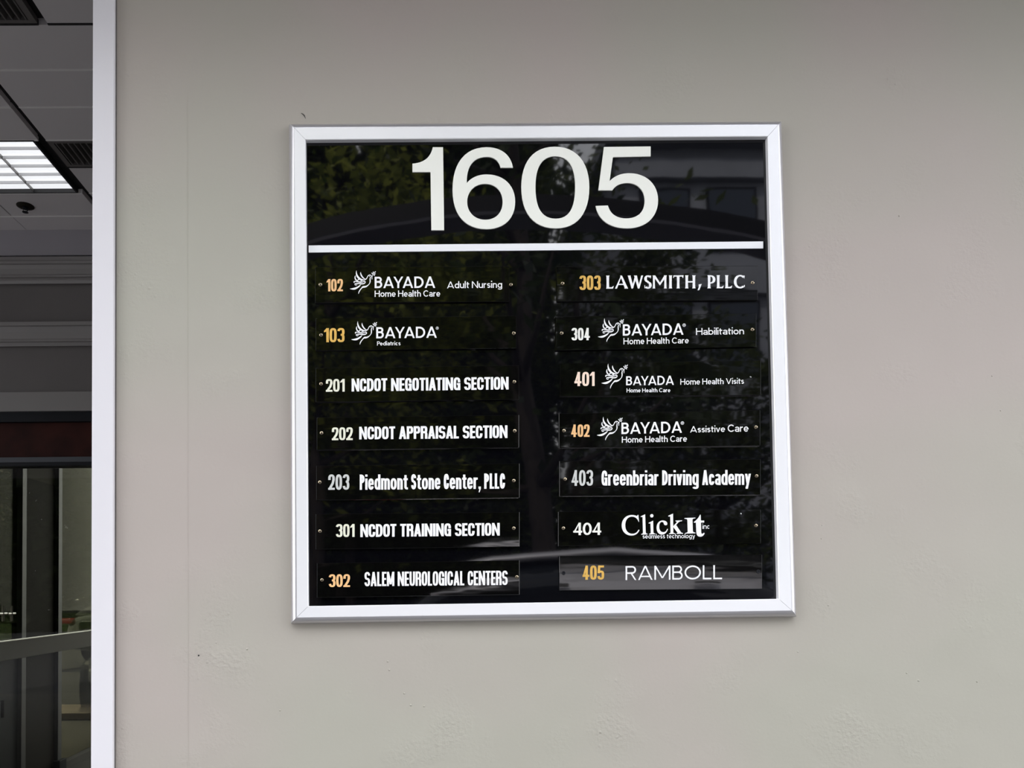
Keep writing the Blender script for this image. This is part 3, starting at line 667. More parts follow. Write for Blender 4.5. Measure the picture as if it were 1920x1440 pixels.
def glyph(ch, st, f):
    S, H, n, X, A, op = st['S'], st['H'], st['n'], st['X'], st['A'], st['open']
    if ch.isupper(): w_ = st['W'].get(ch, .52)
    elif ch.isdigit(): w_ = .50
    elif ch == ' ': return [], .26*f
    elif ch in ',.': w_ = S
    else: w_ = WLO.get(ch, .5)
    if ch in 'il' or ch == 'I': w_ = S
    elif ch == '1': w_ = max(.34*f, S*1.45)
    elif ch in ',': w_ = S
    else:
        w_ = max(w_*f*(st.get('lo', 1) if ch.islower() else 1), S*1.9)
    w = w_; cx = w/2; rx = (w-S)/2; P = []
    def ob_(y0, y1, a0=0, a1=360, x0=0, x1=None, m=None):
        x1 = w if x1 is None else x1
        return arc((x0+x1)/2, (y0+y1)/2, (x1-x0-S)/2, (y1-y0-H)/2, a0, a1, m or n)
    def bowl(y0, y1, x1):
        ry = (y1-y0-H)/2; r_ = min(x1-S/2-S*.4, max(ry, .05)*(1.0 if n < 3 else .6)); c = x1-S/2-r_
        return pen([(S*.4, y1-H/2)]+arc(c, (y0+y1)/2, r_, ry, 90, -90, n if n < 3 else 3)+[(S*.4, y0+H/2)], S, H)
    stem = lambda x=0, y0=0, y1=1: rect(x, y0, x+S, y1)
    if ch in 'O0': P = pen(ob_(0, 1), S, H, True)
    elif ch in 'CG':
        a_ = op if ch == 'C' else op
        if n > 2.2:
            path = [(w-S/2, .63)]+ob_(0, 1, 3, 357)[0:]+[(w-S/2, .37)]
            P = pen([(w-S/2, .62)]+[q for q in ob_(0, 1, 4, 356) if q[0] < w-S/2-1e-4 and (q[1] > .64 or q[1] < .36 or q[0] < cx)]+[(w-S/2, .38)], S, H)
        else: P = pen(ob_(0, 1, a_, 360-a_), S, H)
        if ch == 'G': P += rect(cx, .40, w, .40+H)+rect(w-S, 0.0 if n > 2.2 else .1, w, .5)
    elif ch == 'A':
        P = dia(0, 0, cx-S/2, 1, S)+dia(w-S, 0, cx-S/2, 1, S)+rect(w*.2, .20, w*.8, .20+H*.85)
    elif ch == 'B': P = stem()+bowl(.47, 1, w*.94)+bowl(0, .47+H, w)
    elif ch == 'D': P = stem()+bowl(0, 1, w)
    elif ch == 'P': P = stem()+bowl(.42, 1, w)
    elif ch == 'R':
        P = stem()+bowl(.44, 1, w*.98)
        P += (dia(w-S, 0, cx-S*.3, .48, S) if n < 3 else rect(w-S, 0, w, .40)+[[(w-S, .38), (w, .38), (w-S*.2, .52), (w-S*1.2, .5)]])
    elif ch == 'E': P = stem()+rect(0, 0, w, H)+rect(0, 1-H, w, 1)+rect(0, .5-H/2, w*.94, .5+H/2)
    elif ch == 'H': P = stem()+stem(w-S)+rect(0, .46, w, .46+H)
    elif ch == 'I': P = stem()
    elif ch == 'L': P = stem()+rect(0, 0, w, H)
    elif ch == 'M': P = stem()+stem(w-S)+dia(S*.0, 1, cx-S/2, .12, S)[:1]+dia(w-S, 1, cx-S/2, .12, S)
    elif ch == 'N': P = stem(0)+stem(w-S)+[[(0, 1), (S*.92, 1), (w, 0), (w-S*.92, 0)]]
    elif ch == 'T': P = rect(0, 1-H, w, 1)+stem(cx-S/2)
    elif ch == 'U': P = pen([(S/2, 1)]+ob_(0, 1, 180, 360)+[(w-S/2, 1)], S, H)
    elif ch == 'V': P = dia(cx-S/2, 0, 0, 1, S)+dia(cx-S/2, 0, w-S, 1, S)
    elif ch == 'Y': P = rect(cx-S/2, 0, cx+S/2, .45)+dia(cx-S/2, .40, 0, 1, S)+dia(cx-S/2, .40, w-S, 1, S)
    elif ch in 'Ss':
        T = 1 if ch == 'S' else X; m_ = T*.515
        ryt = (T-H/2-m_)/2; ryb = (m_-H/2)/2; oa = 30 if n < 2.2 else 4
        P = pen(arc(cx, m_+ryt, rx, ryt, oa, 270, max(2, n*.8))+arc(cx, H/2+ryb, rx, ryb, 90, -180+oa, max(2, n*.8)), S, H)
    elif ch == '1': P = stem(w-S)+[[(0, .70), (0, .80), (w-S*.9, 1), (w-S*.9, .76)]]
    elif ch == '2': P = pen([(S/2, .64)]*(n > 2.2)+arc(cx, 1-H/2-.2, rx, .2, 178 if n > 2.2 else 165, 0, n)+[(w-S/2, .66), (w*.72-S*.1, .42), (S*.62, H*.5)], S, H)+rect(0, 0, w, H)
    elif ch == '3':
        m_ = .52; ryt = (1-H/2-m_)/2; ryb = (m_-H/2)/2
        P = pen(arc(cx, m_+ryt, rx, ryt, 172, -90, n)[:-1]+[(cx, m_), (cx-.02, m_)], S, H)+pen([(cx-.02, m_), (cx, m_)]+arc(cx, H/2+ryb, rx, ryb, 90, -172, n)[1:], S, H)
    elif ch == '4':
        xs_ = w-S*.55-S
        P = rect(xs_, 0, xs_+S, 1)+rect(0, .20, w, .20+H)+[[(0, .22), (S*.75, .22), (xs_+S*.5, .98), (xs_+.02, 1)]]
    elif ch == '5':
        P = rect(S*.25, 1-H, w*.97, 1)+[[(0, .45), (S, .45), (S*1.15, 1), (S*.25, 1)]]+pen(arc(cx, .32, rx, .32-H/2, 130, -172, n), S, H)
    elif ch == ',': P = rect(0, 0, S, S)+[[(S*.4, 0), (S, 0), (S*.45, -.22), (S*.1, -.22)]]
    elif ch == 'o': P = pen(ob_(0, X), S, H, True)
    elif ch == 'c': P = pen(ob_(0, X, 45, 315) if n < 2.2 else ob_(0, X, 20, 340), S, H)
    elif ch == 'e': P = pen(ob_(0, X, 0, 318 if n < 2.2 else 335), S, H)+rect(S*.5, X*.5-H*.42, w-S*.12, X*.5+H*.42)
    elif ch in 'nhmru':
        if ch == 'm':
            hw = (w+S)/2
            P = stem(0, 0, X)+pen([(S/2, X*.6)]*0+arc(hw/2, X-H/2-.16, (hw-S)/2, .16, 175, 0, n)+[(hw-S/2, 0)], S, H)
            P += pen(arc(w-hw/2, X-H/2-.16, (hw-S)/2, .16, 175, 0, n)+[(w-S/2, 0)], S, H)
        elif ch in 'nh': P = stem(0, 0, X if ch == 'n' else A)+pen(arc(cx, X-H/2-.19, rx, .19, 175, 0, n)+[(w-S/2, 0)], S, H)
        elif ch == 'r': P = stem(0, 0, X)+pen(arc(w*.85, X-H/2-.22, w*.85-S/2, .22, 175, 82, n), S, H)
        else: P = stem(w-S, 0, X)+pen([(S/2, X)]+arc(cx, H/2+.19, rx, .19, 180, 355, n), S, H)
    elif ch == 'a':
        if st.get('single'): P = pen(ob_(0, X), S, H, True)+stem(w-S, 0, X)
        else:
            P = pen(arc(cx, X-H/2-.15, rx, .15, 160, 0, n)+[(w-S/2, X-H/2-.17), (w-S/2, 0)], S, H)
            yb_ = X*.60; P += pen([(w-S/2, yb_-H*.45)]+arc(cx*.98, yb_/2, rx, (yb_-H)/2, 90, 270, n)+[(w-S/2, H*.6)], S, H*.92)
    elif ch == 'd': P = pen(ob_(0, X), S, H, True)+stem(w-S, 0, A)
    elif ch == 'b': P = pen(ob_(0, X), S, H, True)+stem(0, 0, A)
    elif ch == 'p': P = pen(ob_(0, X), S, H, True)+stem(0, -.26, X)
    elif ch == 'g': P = pen(ob_(0, X), S, H, True)+pen([(w-S/2, X)]+arc(cx, -.09, rx, .17-H/2, 0, -165, n), S, H)
    elif ch == 'i': P = stem(0, 0, X)+(disc(S/2, A-S*.45, S*.6) if n < 2.2 else rect(0, A-H, S, A))
    elif ch == 'l': P = stem(0, 0, A)
    elif ch == 't':
        P = pen([(w*.22+S/2, X+.20)]+[(w*.22+S/2, .2)]+arc(w*.22+S/2+.14, .14+H/2-.04, .14, .10+.04-.04, 180, 275, n), S, H)+rect(0, X-H, w, X)
    elif ch == 'v': P = dia(cx-S/2, 0, 0, X, S)+dia(cx-S/2, 0, w-S, X, S)
    elif ch == 'y': P = dia(cx-S*.55, 0.03, 0, X, S)+[[(cx-S*1.0, -.26), (cx, -.26), (w, X), (w-S, X)]]+rect(w*.12, -.26, cx-S*.3, -.26+H)
    elif ch == 'k': P = stem(0, 0, A)+dia(w-S*1.1, 0, S*.9, .42, S)+dia(S*.6, .26, w-S*1.1, X, S)
    return P, w
def layout(s, st, f):
    x = 0; P = []
    for k, ch in enumerate(s):
        g, w_ = glyph(ch, st, f)
        P += [[(px+x, py) for px, py in q] for q in g]
        kern = 0
        pr_ = s[k:k+2]
        if pr_ in ('AY', 'YA', 'AV', 'AT', 'TA', 'LT'): kern = -.13*f if st['n'] < 2.2 else -.04
        if ch in 'CPT' and s[k+1:k+2].islower() and st['n'] < 2.2: kern = -.075*f
        x += w_+(st['sp'] if ch != ' ' else 0)+kern
    return P, x-st['sp']
def fit(s, st, W_):
    lo, hi = .15, 4.
    for _ in range(30):
        m_ = (lo+hi)/2
        if layout(s, st, m_)[1] > W_: hi = m_
        else: lo = m_
    return layout(s, st, lo)
class Plane:                                    # a name strip's own, very slightly tilted, front plane
    def __init__(s, uc, vc, off, a_, b_): s.uc, s.vc, s.o, s.a, s.b = uc, vc, off, a_, b_
    def off(s, u, v): return s.o+s.a*(u-s.uc)+s.b*(v-s.vc)
    def pt(s, u, v, e=0): return at_y(u, v, -(s.off(u, v)+e))
def poly_mesh(polys, pl_, e):
    V = []; Fc = []
    for iq, q in enumerate(polys):
        q = [c for i, c in enumerate(q) if abs(c[0]-q[i-1][0])+abs(c[1]-q[i-1][1]) > 1e-4]
        if len(q) < 3: continue
        ar = sum(q[i-1][0]*q[i][1]-q[i][0]*q[i-1][1] for i in range(len(q)))
        if ar > 0: q = q[::-1]
        n0 = len(V); V += [pl_.pt(u, v, e+(iq % 60)*5e-6) for u, v in q]; Fc.append(tuple(range(n0, n0+len(q))))
    return (V, [], Fc)
def text_px(s, st, x0, x1, tl, bl, tr, br):
    Wt = (x1-x0)/((bl-tl+br-tr)/2)
    P, W_ = fit(s, st, Wt)
    def mp(q):
        t = q[0]/W_; b_ = bl+(br-bl)*t; c = (bl-tl)+((br-tr)-(bl-tl))*t
        return (x0+(x1-x0)*t, b_-q[1]*c)
    return [[mp(q) for q in poly] for poly in P]
# dove emblem: tapering strokes (x, y, width) in a 1170 x 1060 box starting at 25,165
DOVE = [
 [(320, 168, 6), (318, 290, 48), (362, 425, 78), (465, 540, 78), (590, 592, 56), (690, 588, 36), (765, 550, 36), (808, 480, 32), (850, 405, 34), (920, 372, 38), (985, 400, 32), (1022, 455, 30), (1022, 570, 22)],
 [(515, 238, 6), (517, 320, 48), (565, 430, 58), (640, 515, 48), (705, 548, 24), (775, 552, 12)],
 [(275, 400, 12), (258, 480, 48), (278, 560, 54), (330, 612, 46), (405, 635, 20)],
 [(375, 608, 18), (415, 572, 42), (455, 598, 12)],
 [(235, 715, 54), (215, 695, 50), (235, 662, 36), (300, 664, 38), (410, 680, 48), (520, 702, 44), (566, 685, 34), (568, 645, 34), (530, 630, 34), (480, 655, 14)],
 [(355, 788, 12), (325, 822, 30), (275, 825, 32), (252, 798, 30), (280, 760, 38), (420, 757, 44), (560, 770, 50), (660, 757, 48), (715, 712, 40), (700, 665, 44), (640, 668, 38), (595, 718, 12)],
 [(530, 788, 6), (455, 870, 52), (360, 935, 72), (250, 985, 88), (140, 1000, 66), (28, 995, 10)],
 [(988, 455, 18), (950, 490, 34), (936, 560, 46), (940, 660, 46), (915, 750, 32), (850, 828, 34), (760, 888, 62), (680, 908, 76), (620, 915, 74), (560, 960, 44), (480, 1060, 40), (432, 1150, 38), (415, 1225, 10)],
 [(1032, 440, 22), (1055, 375, 16), (1090, 320, 12), (1140, 268, 8)]]
LEAF = [(1005, 268, 1062, 345), (1080, 215, 1090, 315), (1192, 208, 1128, 278), (1188, 316, 1108, 328), (1158, 396, 1080, 356)]
def dove_px(x0, x1, y0, y1, slope=-.008):
    def mp(x, y):
        u = x0+(x-25)/1170*(x1-x0); v = y0+(y-165)/1060*(y1-y0); return (u, v)
    o = []
    for s in DOVE:
        s = smooth_pts(s, 5); L_ = []; R_ = []
        for i, (x, y, w_) in enumerate(s):
            a_, b_ = s[max(i-1, 0)], s[min(i+1, len(s)-1)]; dx, dy = b_[0]-a_[0], b_[1]-a_[1]; l = math.hypot(dx, dy) or 1
            L_.append(mp(x-dy/l*w_/2, y+dx/l*w_/2)); R_.append(mp(x+dy/l*w_/2, y-dx/l*w_/2))
        for i in range(len(s)-1): o.append([L_[i], L_[i+1], R_[i+1], R_[i]])
    for (xa, ya, xb, yb2) in LEAF:
        cx_, cy_ = (xa+xb)/2, (ya+yb2)/2; dx, dy = (xb-xa)/2, (yb2-ya)/2; l = math.hypot(dx, dy)
        o.append([mp(cx_+dx*math.cos(t)-dy/l*21*math.sin(t), cy_+dy*math.cos(t)+dx/l*21*math.sin(t)) for t in [6.2832*k/12 for k in range(12)]])
    o.append([mp(918+18*math.cos(6.2832*k/10), 430+22*math.sin(6.2832*k/10)) for k in range(10)])
    return o
def reg_px(cx_, cy_, r):                        # small circled R
    o = []; n = 16
    for k in range(n):
        t0, t1 = 6.2832*k/n, 6.2832*(k+1)/n
        o.append([(cx_+r*math.cos(t0), cy_+r*math.sin(t0)), (cx_+r*math.cos(t1), cy_+r*math.sin(t1)), (cx_+r*.76*math.cos(t1), cy_+r*.76*math.sin(t1)), (cx_+r*.76*math.cos(t0), cy_+r*.76*math.sin(t0))])
    st = dict(GEO, S=.2, H=.16)
    return o+text_px('R', st, cx_-r*.36, cx_+r*.42, cy_-r*.5, cy_+r*.5, cy_-r*.5, cy_+r*.5)
# flared capitals for the third style, one glyph at a time with its own extents
def flared(ch, w):
    S = .200; T = .09; o = []
    def stm(x, y0=0, y1=1, s=S):
        c = x+s/2
        return [[(c-s*.66, y0), (c+s*.66, y0), (c+s*.5, y0+.07), (c+s*.45, (y0+y1)/2), (c+s*.5, y1-.07), (c+s*.66, y1), (c-s*.66, y1), (c-s*.5, y1-.07), (c-s*.45, (y0+y1)/2), (c-s*.5, y0+.07)]]
    if ch == 'I': o = stm((w-S)/2)
    if ch == 'L': o = stm(.03)+[[(.1, 0), (w-.06, 0), (w, .21), (w-.07, .17), (w-.15, .105), (.1, .10)]]
    if ch == 'A': o = [[(0, 0), (.15, 0), (w*.50, .93), (w*.46, 1)], [(w*.40, 1), (w*.53, 1), (w*.985, .03), (w, 0), (w-.29, 0), (w-.26, .05)]]+rect(w*.22, .28, w*.75, .37)+[[(w*.40, 1), (w*.53, 1), (w*.5, .72), (w*.42, .86)]]
    if ch == 'W': o = [[(0, 1), (.24, 1), (.22, .95), (w*.34+.05, .10), (w*.33, 0), (w*.25, 0), (.03, .93)], [(w*.25, 0), (w*.34, 0), (w*.60, 1), (w*.48, 1)], [(w*.40, 1), (w*.60, 1), (w*.76, .12), (w*.75, 0), (w*.66, 0), (w*.43, .93)], [(w*.66, 0), (w*.76, 0), (w, 1), (w-.14, 1)]]
    if ch == 'S': o = pen(arc(w/2, .745, w/2-S*.46, .21, 38, 262, 2)+arc(w/2, .255, w/2-S*.46, .215, 82, -142, 2), S, T*1.2)+[[(w*.80, .99), (w*.95, .99), (w*.90, .76), (w*.82, .80)], [(w*.03, .01), (w*.17, .03), (w*.10, .24), (w*.02, .26)]]
    if ch == 'M': o = stm(.02, s=.155)+stm(w-.20, s=.17)+[[(0, 1), (.20, 1), (w*.53, .42), (w*.50, .24), (.06, .92)], [(w-.18, 1), (w, 1), (w-.04, .92), (w*.52, .24), (w*.47, .38)]]
    if ch == 'T': o = stm((w-S)/2, 0, .95)+rect(.05, .905, w-.05, 1)+[[(0, .80), (.06, .82), (.09, .95), (.05, 1), (.02, 1)], [(w, .80), (w-.06, .82), (w-.09, .95), (w-.05, 1), (w+.02, 1.01)]]
    if ch == 'H': o = stm(.03)+stm(w-S-.03)+rect(.1, .45, w-.1, .55)
    if ch == 'P': o = stm(.03)+pen([(.12, .95)]+arc(w-.36, .68, .27, .27, 90, -90, 2)+[(.18, .41)], S, T)
    if ch == 'C': o = pen(arc(w*.56, .5, w*.56-S*.5, .46, 50, 308, 2), S, T*1.25)+[[(w*.86, .97), (w*.97, .95), (w*.93, .73), (w*.86, .80)]]+[[(w*.84, .07), (w*.97, .10), (w*.96, .26), (w*.88, .20)]]
    if ch == ',': o = [[(w*.25, .30), (w, .34), (w*.45, -.12), (w*.05, -.16), (w*.02, -.12), (w*.30, .1)]]
    return o
def lawsmith():
    o = []
    for ch, x0, x1 in (('L', 42, 138), ('A', 153, 316), ('W', 310, 502), ('S', 517, 607), ('M', 620, 797), ('I', 820, 864), ('T', 875, 1000), ('H', 1022, 1154), (',', 1178, 1230), ('P', 1300, 1398), ('L', 1413, 1503), ('L', 1518, 1608), ('C', 1628, 1768)):
        w_ = (x1-x0)/165
        for q in flared(ch, w_):
            o.append([(1130+(x0+px*165)/6.62, 505+(240-6*(x0+px*165)/1700-py*162)/6.62) for px, py in q])
    return o
# the serif logotype, outlines from the print (zoomed frame: origin 1150,950, scale 9.6)
def clickit():
    Z = lambda p: [(1150+x/9.6, 950+y/9.6) for x, y in p]
    o = []
    o.append(Z(bez([('M', (457, 275)), ('C', (430, 205), (385, 180), (335, 180)), ('C', (262, 180), (215, 240), (215, 335)), ('C', (215, 430), (265, 487), (345, 487)), ('C', (395, 487), (430, 460), (455, 412)), ('L', (470, 420)), ('C', (445, 485), (395, 520), (325, 520)), ('C', (225, 520), (150, 445), (150, 340)), ('C', (150, 230), (225, 150), (330, 150)), ('C', (370, 150), (400, 158), (425, 168)), ('L', (440, 148)), ('L', (452, 148)), ('L', (462, 273))])))
    o.append(Z([(490, 176), (572, 136), (583, 460), (590, 480), (617, 488), (617, 500), (502, 504), (502, 492), (527, 484), (533, 466), (526, 185), (495, 186)]))
    o += [[(1150+(692+30*math.cos(t))/9.6, 950+(164+31*math.sin(t))/9.6) for t in [6.2832*k/16 for k in range(16)]]]
    o.append(Z([(634, 292), (716, 252), (722, 460), (730, 480), (757, 484), (757, 497), (643, 501), (643, 489), (668, 482), (674, 464), (668, 302), (636, 303)]))
    o.append(Z(bez([('M', (945, 335)), ('C', (915, 335), (908, 312), (905, 295)), ('C', (902, 282), (895, 275), (875, 275)), ('C', (838, 275), (824, 320), (826, 370)), ('C', (830, 430), (860, 460), (905, 458)), ('C', (935, 456), (955, 435), (970, 398)), ('L', (982, 402)), ('C', (968, 465), (925, 503), (873, 503)), ('C', (815, 503), (778, 450), (778, 380)), ('C', (778, 300), (825, 248), (890, 248)), ('C', (940, 248), (972, 275), (972, 308)), ('C', (972, 325), (962, 335), (945, 335))])[:-1]))
    o.append(Z([(988, 164), (1074, 124), (1080, 460), (1088, 476), (1114, 480), (1114, 490), (1000, 494), (1000, 484), (1024, 477), (1030, 460), (1024, 178), (990, 176)]))
    o.append(Z([(1072, 360), (1140, 282), (1138, 266), (1120, 262), (1120, 250), (1238, 246), (1238, 260), (1200, 266), (1170, 285), (1130, 330), (1215, 455), (1230, 470), (1254, 474), (1254, 487), (1140, 491), (1140, 479), (1158, 472), (1082, 372)]))
    o.append(Z(bez([('M', (1280, 205)), ('L', (1476, 197)), ('L', (1476, 208)), ('C', (1440, 212), (1425, 222), (1425, 240)), ('L', (1432, 440)), ('C', (1434, 455), (1445, 462), (1478, 468)), ('L', (1478, 480)), ('L', (1294, 486)), ('L', (1294, 474)), ('C', (1325, 468), (1338, 458), (1338, 445)), ('L', (1332, 245)), ('C', (1330, 225), (1315, 220), (1280, 216))])))
    o.append(Z(bez([('M', (1560, 145)), ('L', (1572, 146)), ('L', (1576, 248)), ('L', (1636, 250)), ('L', (1636, 286)), ('L', (1578, 287)), ('L', (1582, 455)), ('C', (1584, 495), (1600, 498), (1632, 468)), ('L', (1644, 480)), ('C', (1625, 520), (1600, 540), (1565, 541)), ('C', (1515, 541), (1495, 505), (1493, 455)), ('L', (1487, 288)), ('L', (1450, 288)), ('L', (1450, 276)), ('C', (1500, 240), (1535, 200), (1560, 145))])[:-1]))
    AG = dict(GEO, S=.13, H=.13, X=.72, A=1.06, sp=.11, single=True)
    o += text_px('seamless technology', AG, 1205, 1303.2, 1001.6, 1009.8, 1000.9, 1009.1)
    o += text_px('inc', AG, 1317, 1331, 982.6, 991.6, 982.4, 991.4)
    return o
def ngon_fix(polys):                            # concave outlines -> triangles
    o = []
    for q in polys:
        if len(q) <= 4: o.append(q); continue
        for t in tessellate_polygon([[Vector((a_, b_, 0)) for a_, b_ in q]]): o.append([q[i] for i in t])
    return o

def screw(parent, u, v, pl_, ang, m_=None, r=.0034):
    c = pl_.pt(u, v, 0); m_ = m_ or M['brass']
    bm = bmesh.new(); lathe(bm, [(r, -.0003), (r, .0005), (r*.85, .0012), (r*.5, .0017), (r*.12, .0019)], c, 'y', 14)
    s = obj('screw', bm, m_, parent, True)
    bm = bmesh.new()
    for k in (0, 1):
        t = ang+k*math.pi/2; d = Vector((math.cos(t), 0, math.sin(t)))*r*.72; n_ = Vector((-math.sin(t), 0, math.cos(t)))*r*.13; b_ = c+Vector((0, -.0020, 0))
        vs = [bm.verts.new(q) for q in (b_-d-n_, b_+d-n_, b_+d+n_, b_-d+n_)]; vt = [bm.verts.new(q.co+Vector((0, .001, 0))) for q in vs]
        bm.faces.new(vs); bm.faces.new(vt)
        for i in range(4): bm.faces.new((vs[i], vs[(i+1) % 4], vt[(i+1) % 4], vt[i]))
    bmesh.ops.recalc_face_normals(bm, faces=bm.faces)
    return s, bm
def strip(corners, tilt, num, parts, screws, lab, nstyle=None):
    """corners TL TR BR BL in px; num=(text,x0,x1,tl,bl,material,style)"""
    uc = sum(c[0] for c in corners)/4; vc = sum(c[1] for c in corners)/4
    pl_ = Plane(uc, vc, PH+.0050, tilt[0], tilt[1])
    root = None
    bm = bmesh.new()
    fr = [bm.verts.new(pl_.pt(*c, -.0004)) for c in corners]
    fi = [bm.verts.new(pl_.pt(uc+(c[0]-uc)*.9975, vc+(c[1]-vc)*.985, 0)) for c in corners]
    bk = [bm.verts.new((q.co.x, -PH+.0002, q.co.z)) for q in fr]
    bm.faces.new(fi); bm.faces.new(bk[::-1])
    for i in range(4):
        j = (i+1) % 4; bm.faces.new((fi[i], fi[j], fr[j], fr[i])); bm.faces.new((fr[i], fr[j], bk[j], bk[i]))
    bmesh.ops.recalc_face_normals(bm, faces=bm.faces)
    root = obj('name_strip', bm, M['strip'], sign); root['label'] = lab
    def sub(nm, b_, m_):
        o = obj(nm, b_, m_); o.parent = root; o.matrix_parent_inverse = Matrix.Translation(-Vector((SIGN_C.x, 0, SIGN_C.z))) @ Matrix.Identity(4) if False else Matrix.Identity(4)
        return o
    t, x0, x1, tl, bl, m_, st = num
    sl_ = -.008*(x1-x0)
    sub('suite_number', poly_mesh(ngon_fix(text_px(t, st, x0, x1, tl-sl_/2*0, bl, tl+sl_, bl+sl_)), pl_, .00025), m_)
    for nm, polys in parts:
        sub(nm, poly_mesh(ngon_fix(polys), pl_, .00025), M['white'])
    for k, (u, v, kind) in enumerate(screws):
        if kind == 'hole':
            c = pl_.pt(u, v, 0); bm = bmesh.new(); lathe(bm, [(.0034, -.0002), (.0036, .0004), (.0028, .0008), (.0018, .0002)], c, 'y', 16)
            sub('screw_hole', bm, M['black_metal'])
        elif kind == 'pin':
            c = pl_.pt(u, v, 0); bm = bmesh.new(); lathe(bm, [(.0014, -.0002), (.0014, .0006), (.0006, .0010)], c, 'y', 10)
            sub('screw', bm, M['steel'])
        else:
            ang = (k*1.1+u*.37) % 1.57
            c = pl_.pt(u, v, 0); r = .0033
            bm = bmesh.new(); lathe(bm, [(r, -.0003), (r, .0005), (r*.85, .0012), (r*.5, .0017), (r*.12, .0019)], c, 'y', 14)
            for q in range(2):
                tt = ang+q*math.pi/2; d = Vector((math.cos(tt), 0, math.sin(tt)))*r*.7; n_ = Vector((-math.sin(tt), 0, math.cos(tt)))*r*.12; b_ = c+Vector((0, -.0019, 0))
                vs = [bm.verts.new(z_) for z_ in (b_-d-n_, b_+d-n_, b_+d+n_, b_-d+n_)]
                f = bm.faces.new(vs); f.material_index = 1
            o = sub('screw', bm, M['brass']); o.data.materials.append(M['dark_hole'])
    return root
T = text_px
IMPN = dict(HEA, S=.18, H=.145, sp=.05)
# left column
strip([(591, 501), (955, 499), (955, 565.5), (591, 568)], (0, 3e-6), ('102', 612.3, 643, 523.2, 546.3, M['peach'], IMPN),
      [('dove_emblem', dove_px(656, 704.6, 507, 551)), ('lettering', T('BAYADA', dict(GEO, H=.155), 702.5, 816, 519, 540.2, 518.3, 539.8)+T('Home Health Care', dict(GEO, S=.15), 702.5, 825.4, 544.9, 556.6, 544.2, 556)),
       ('lettering', T('Adult Nursing', dict(GEO, S=.15), 838.3, 941.5, 528, 540.6, 527, 539.6))],
      [(600.8, 533.8, 's'), (961-3, 533.8, 's')], 'black strip lettered for suite 102')
strip([(592, 597), (968, 592), (968, 653), (592, 657.5)], (6e-6, -1e-5), ('103', 607.5, 646, 615.3, 641.7, M['gold'], IMPN),
      [('dove_emblem', dove_px(658.7, 706.9, 602.3, 646)), ('lettering', T('BAYADA', dict(GEO, H=.155), 705.4, 819, 613.6, 634.4, 612.2, 633.3)+T('Pediatrics', dict(GEO, S=.17), 707, 751, 640.2, 647.8, 639.8, 647.3)+reg_px(819.8, 615.2, 2.7))],
      [(602, 628.3, 's'), (963.3, 624.8, 's')], 'black strip lettered for suite 103')
strip([(592, 690), (973, 685), (973, 749), (592, 754)], (0, 1e-5), ('201', 611, 646.3, 710.8, 734.6, M['cream'], IMPN),
      [('lettering', T('NCDOT NEGOTIATING SECTION', HEA, 659.2, 953.6, 709.9, 734.1, 706.6, 730.2))],
      [(602, 720, 's'), (964.4, 716, 's')], 'black strip lettered for suite 201')
strip([(594, 783), (973, 778), (973, 839), (594, 844)], (-3e-6, -6e-6), ('202', 622.2, 661.4, 801.4, 825.4, M['cream'], IMPN),
      [('lettering', T('NCDOT APPRAISAL SECTION', HEA, 673.4, 951.5, 800.2, 823.9, 797.4, 821.2))],
      [(603, 812, 's'), (965, 808, 's')], 'black strip lettered for suite 202')
strip([(593, 873), (974, 869), (974, 933), (593, 938)], (3e-6, 4e-6), ('203', 615.4, 655, 889.6, 918.5, M['greyv'], dict(ARI, S=.16)),
      [('lettering', T('Piedmont Stone Center, PLLC', ARI, 674.5, 947, 889.9, 918.4, 887.5, 916.2))],
      [(599.7, 904.3, 's'), (963.3, 901.4, 's')], 'black strip lettered for suite 203')
strip([(592, 964), (974, 960), (974, 1025), (592, 1030)], (0, -1e-5), ('301', 629.9, 664.9, 982.8, 1007, M['cream'], IMPN),
      [('lettering', T('NCDOT TRAINING SECTION', HEA, 675.6, 937, 983, 1007, 980.4, 1004.2))],
      [(600, 996, 's'), (963.3, 990.5, 's')], 'black strip lettered for suite 301')
strip([(594.5, 1056), (974, 1050.5), (974, 1115), (594.5, 1120.5)], (-6e-6, 2.2e-5), ('302', 616.5, 656.3, 1076.8, 1100.8, M['peach'], dict(ARI, S=.19)),
      [('lettering', T('SALEM NEUROLOGICAL CENTERS', dict(HEA, S=.145, H=.13), 683.5, 951.8, 1072.6, 1099.2, 1070, 1096.8))],
      [(603.8, 1087.5, 's'), (969, 1081.8, 's')], 'black strip lettered for suite 302')
# right column
strip([(1043.5, 499.7), (1420.5, 498.5), (1420.5, 562.5), (1044.5, 565)], (3e-6, -2e-6), ('303', 1086.4, 1126.3, 516.8, 543.8, M['gold'], IMPN),
      [('lettering', lawsmith())], [(1054.7, 531.4, 's'), (1411, 530, 's')], 'black strip lettered for suite 303')
strip([(1042, 593.5), (1418, 587.5), (1418, 650.5), (1042, 657)], (-2e-6, -1.2e-5), ('304', 1071.6, 1106, 615, 638.2, M['ivory'], IMPN),
      [('dove_emblem', dove_px(1121.2, 1169.8, 597, 641)), ('lettering', T('BAYADA', dict(GEO, H=.155), 1167.8, 1281.6, 608.2, 629.4, 606.1, 627.6)+T('Home Health Care', dict(GEO, S=.15), 1169, 1291.4, 633.9, 645.7, 632.4, 643.7)+reg_px(1282.7, 609.6, 3.1)),
       ('lettering', T('Habilitation', dict(GEO, S=.15), 1305, 1395, 615.3, 628, 614, 626.7))],
      [(1053, 624.8, 's'), (1410.7, 617.8, 's')], 'black strip lettered for suite 304')
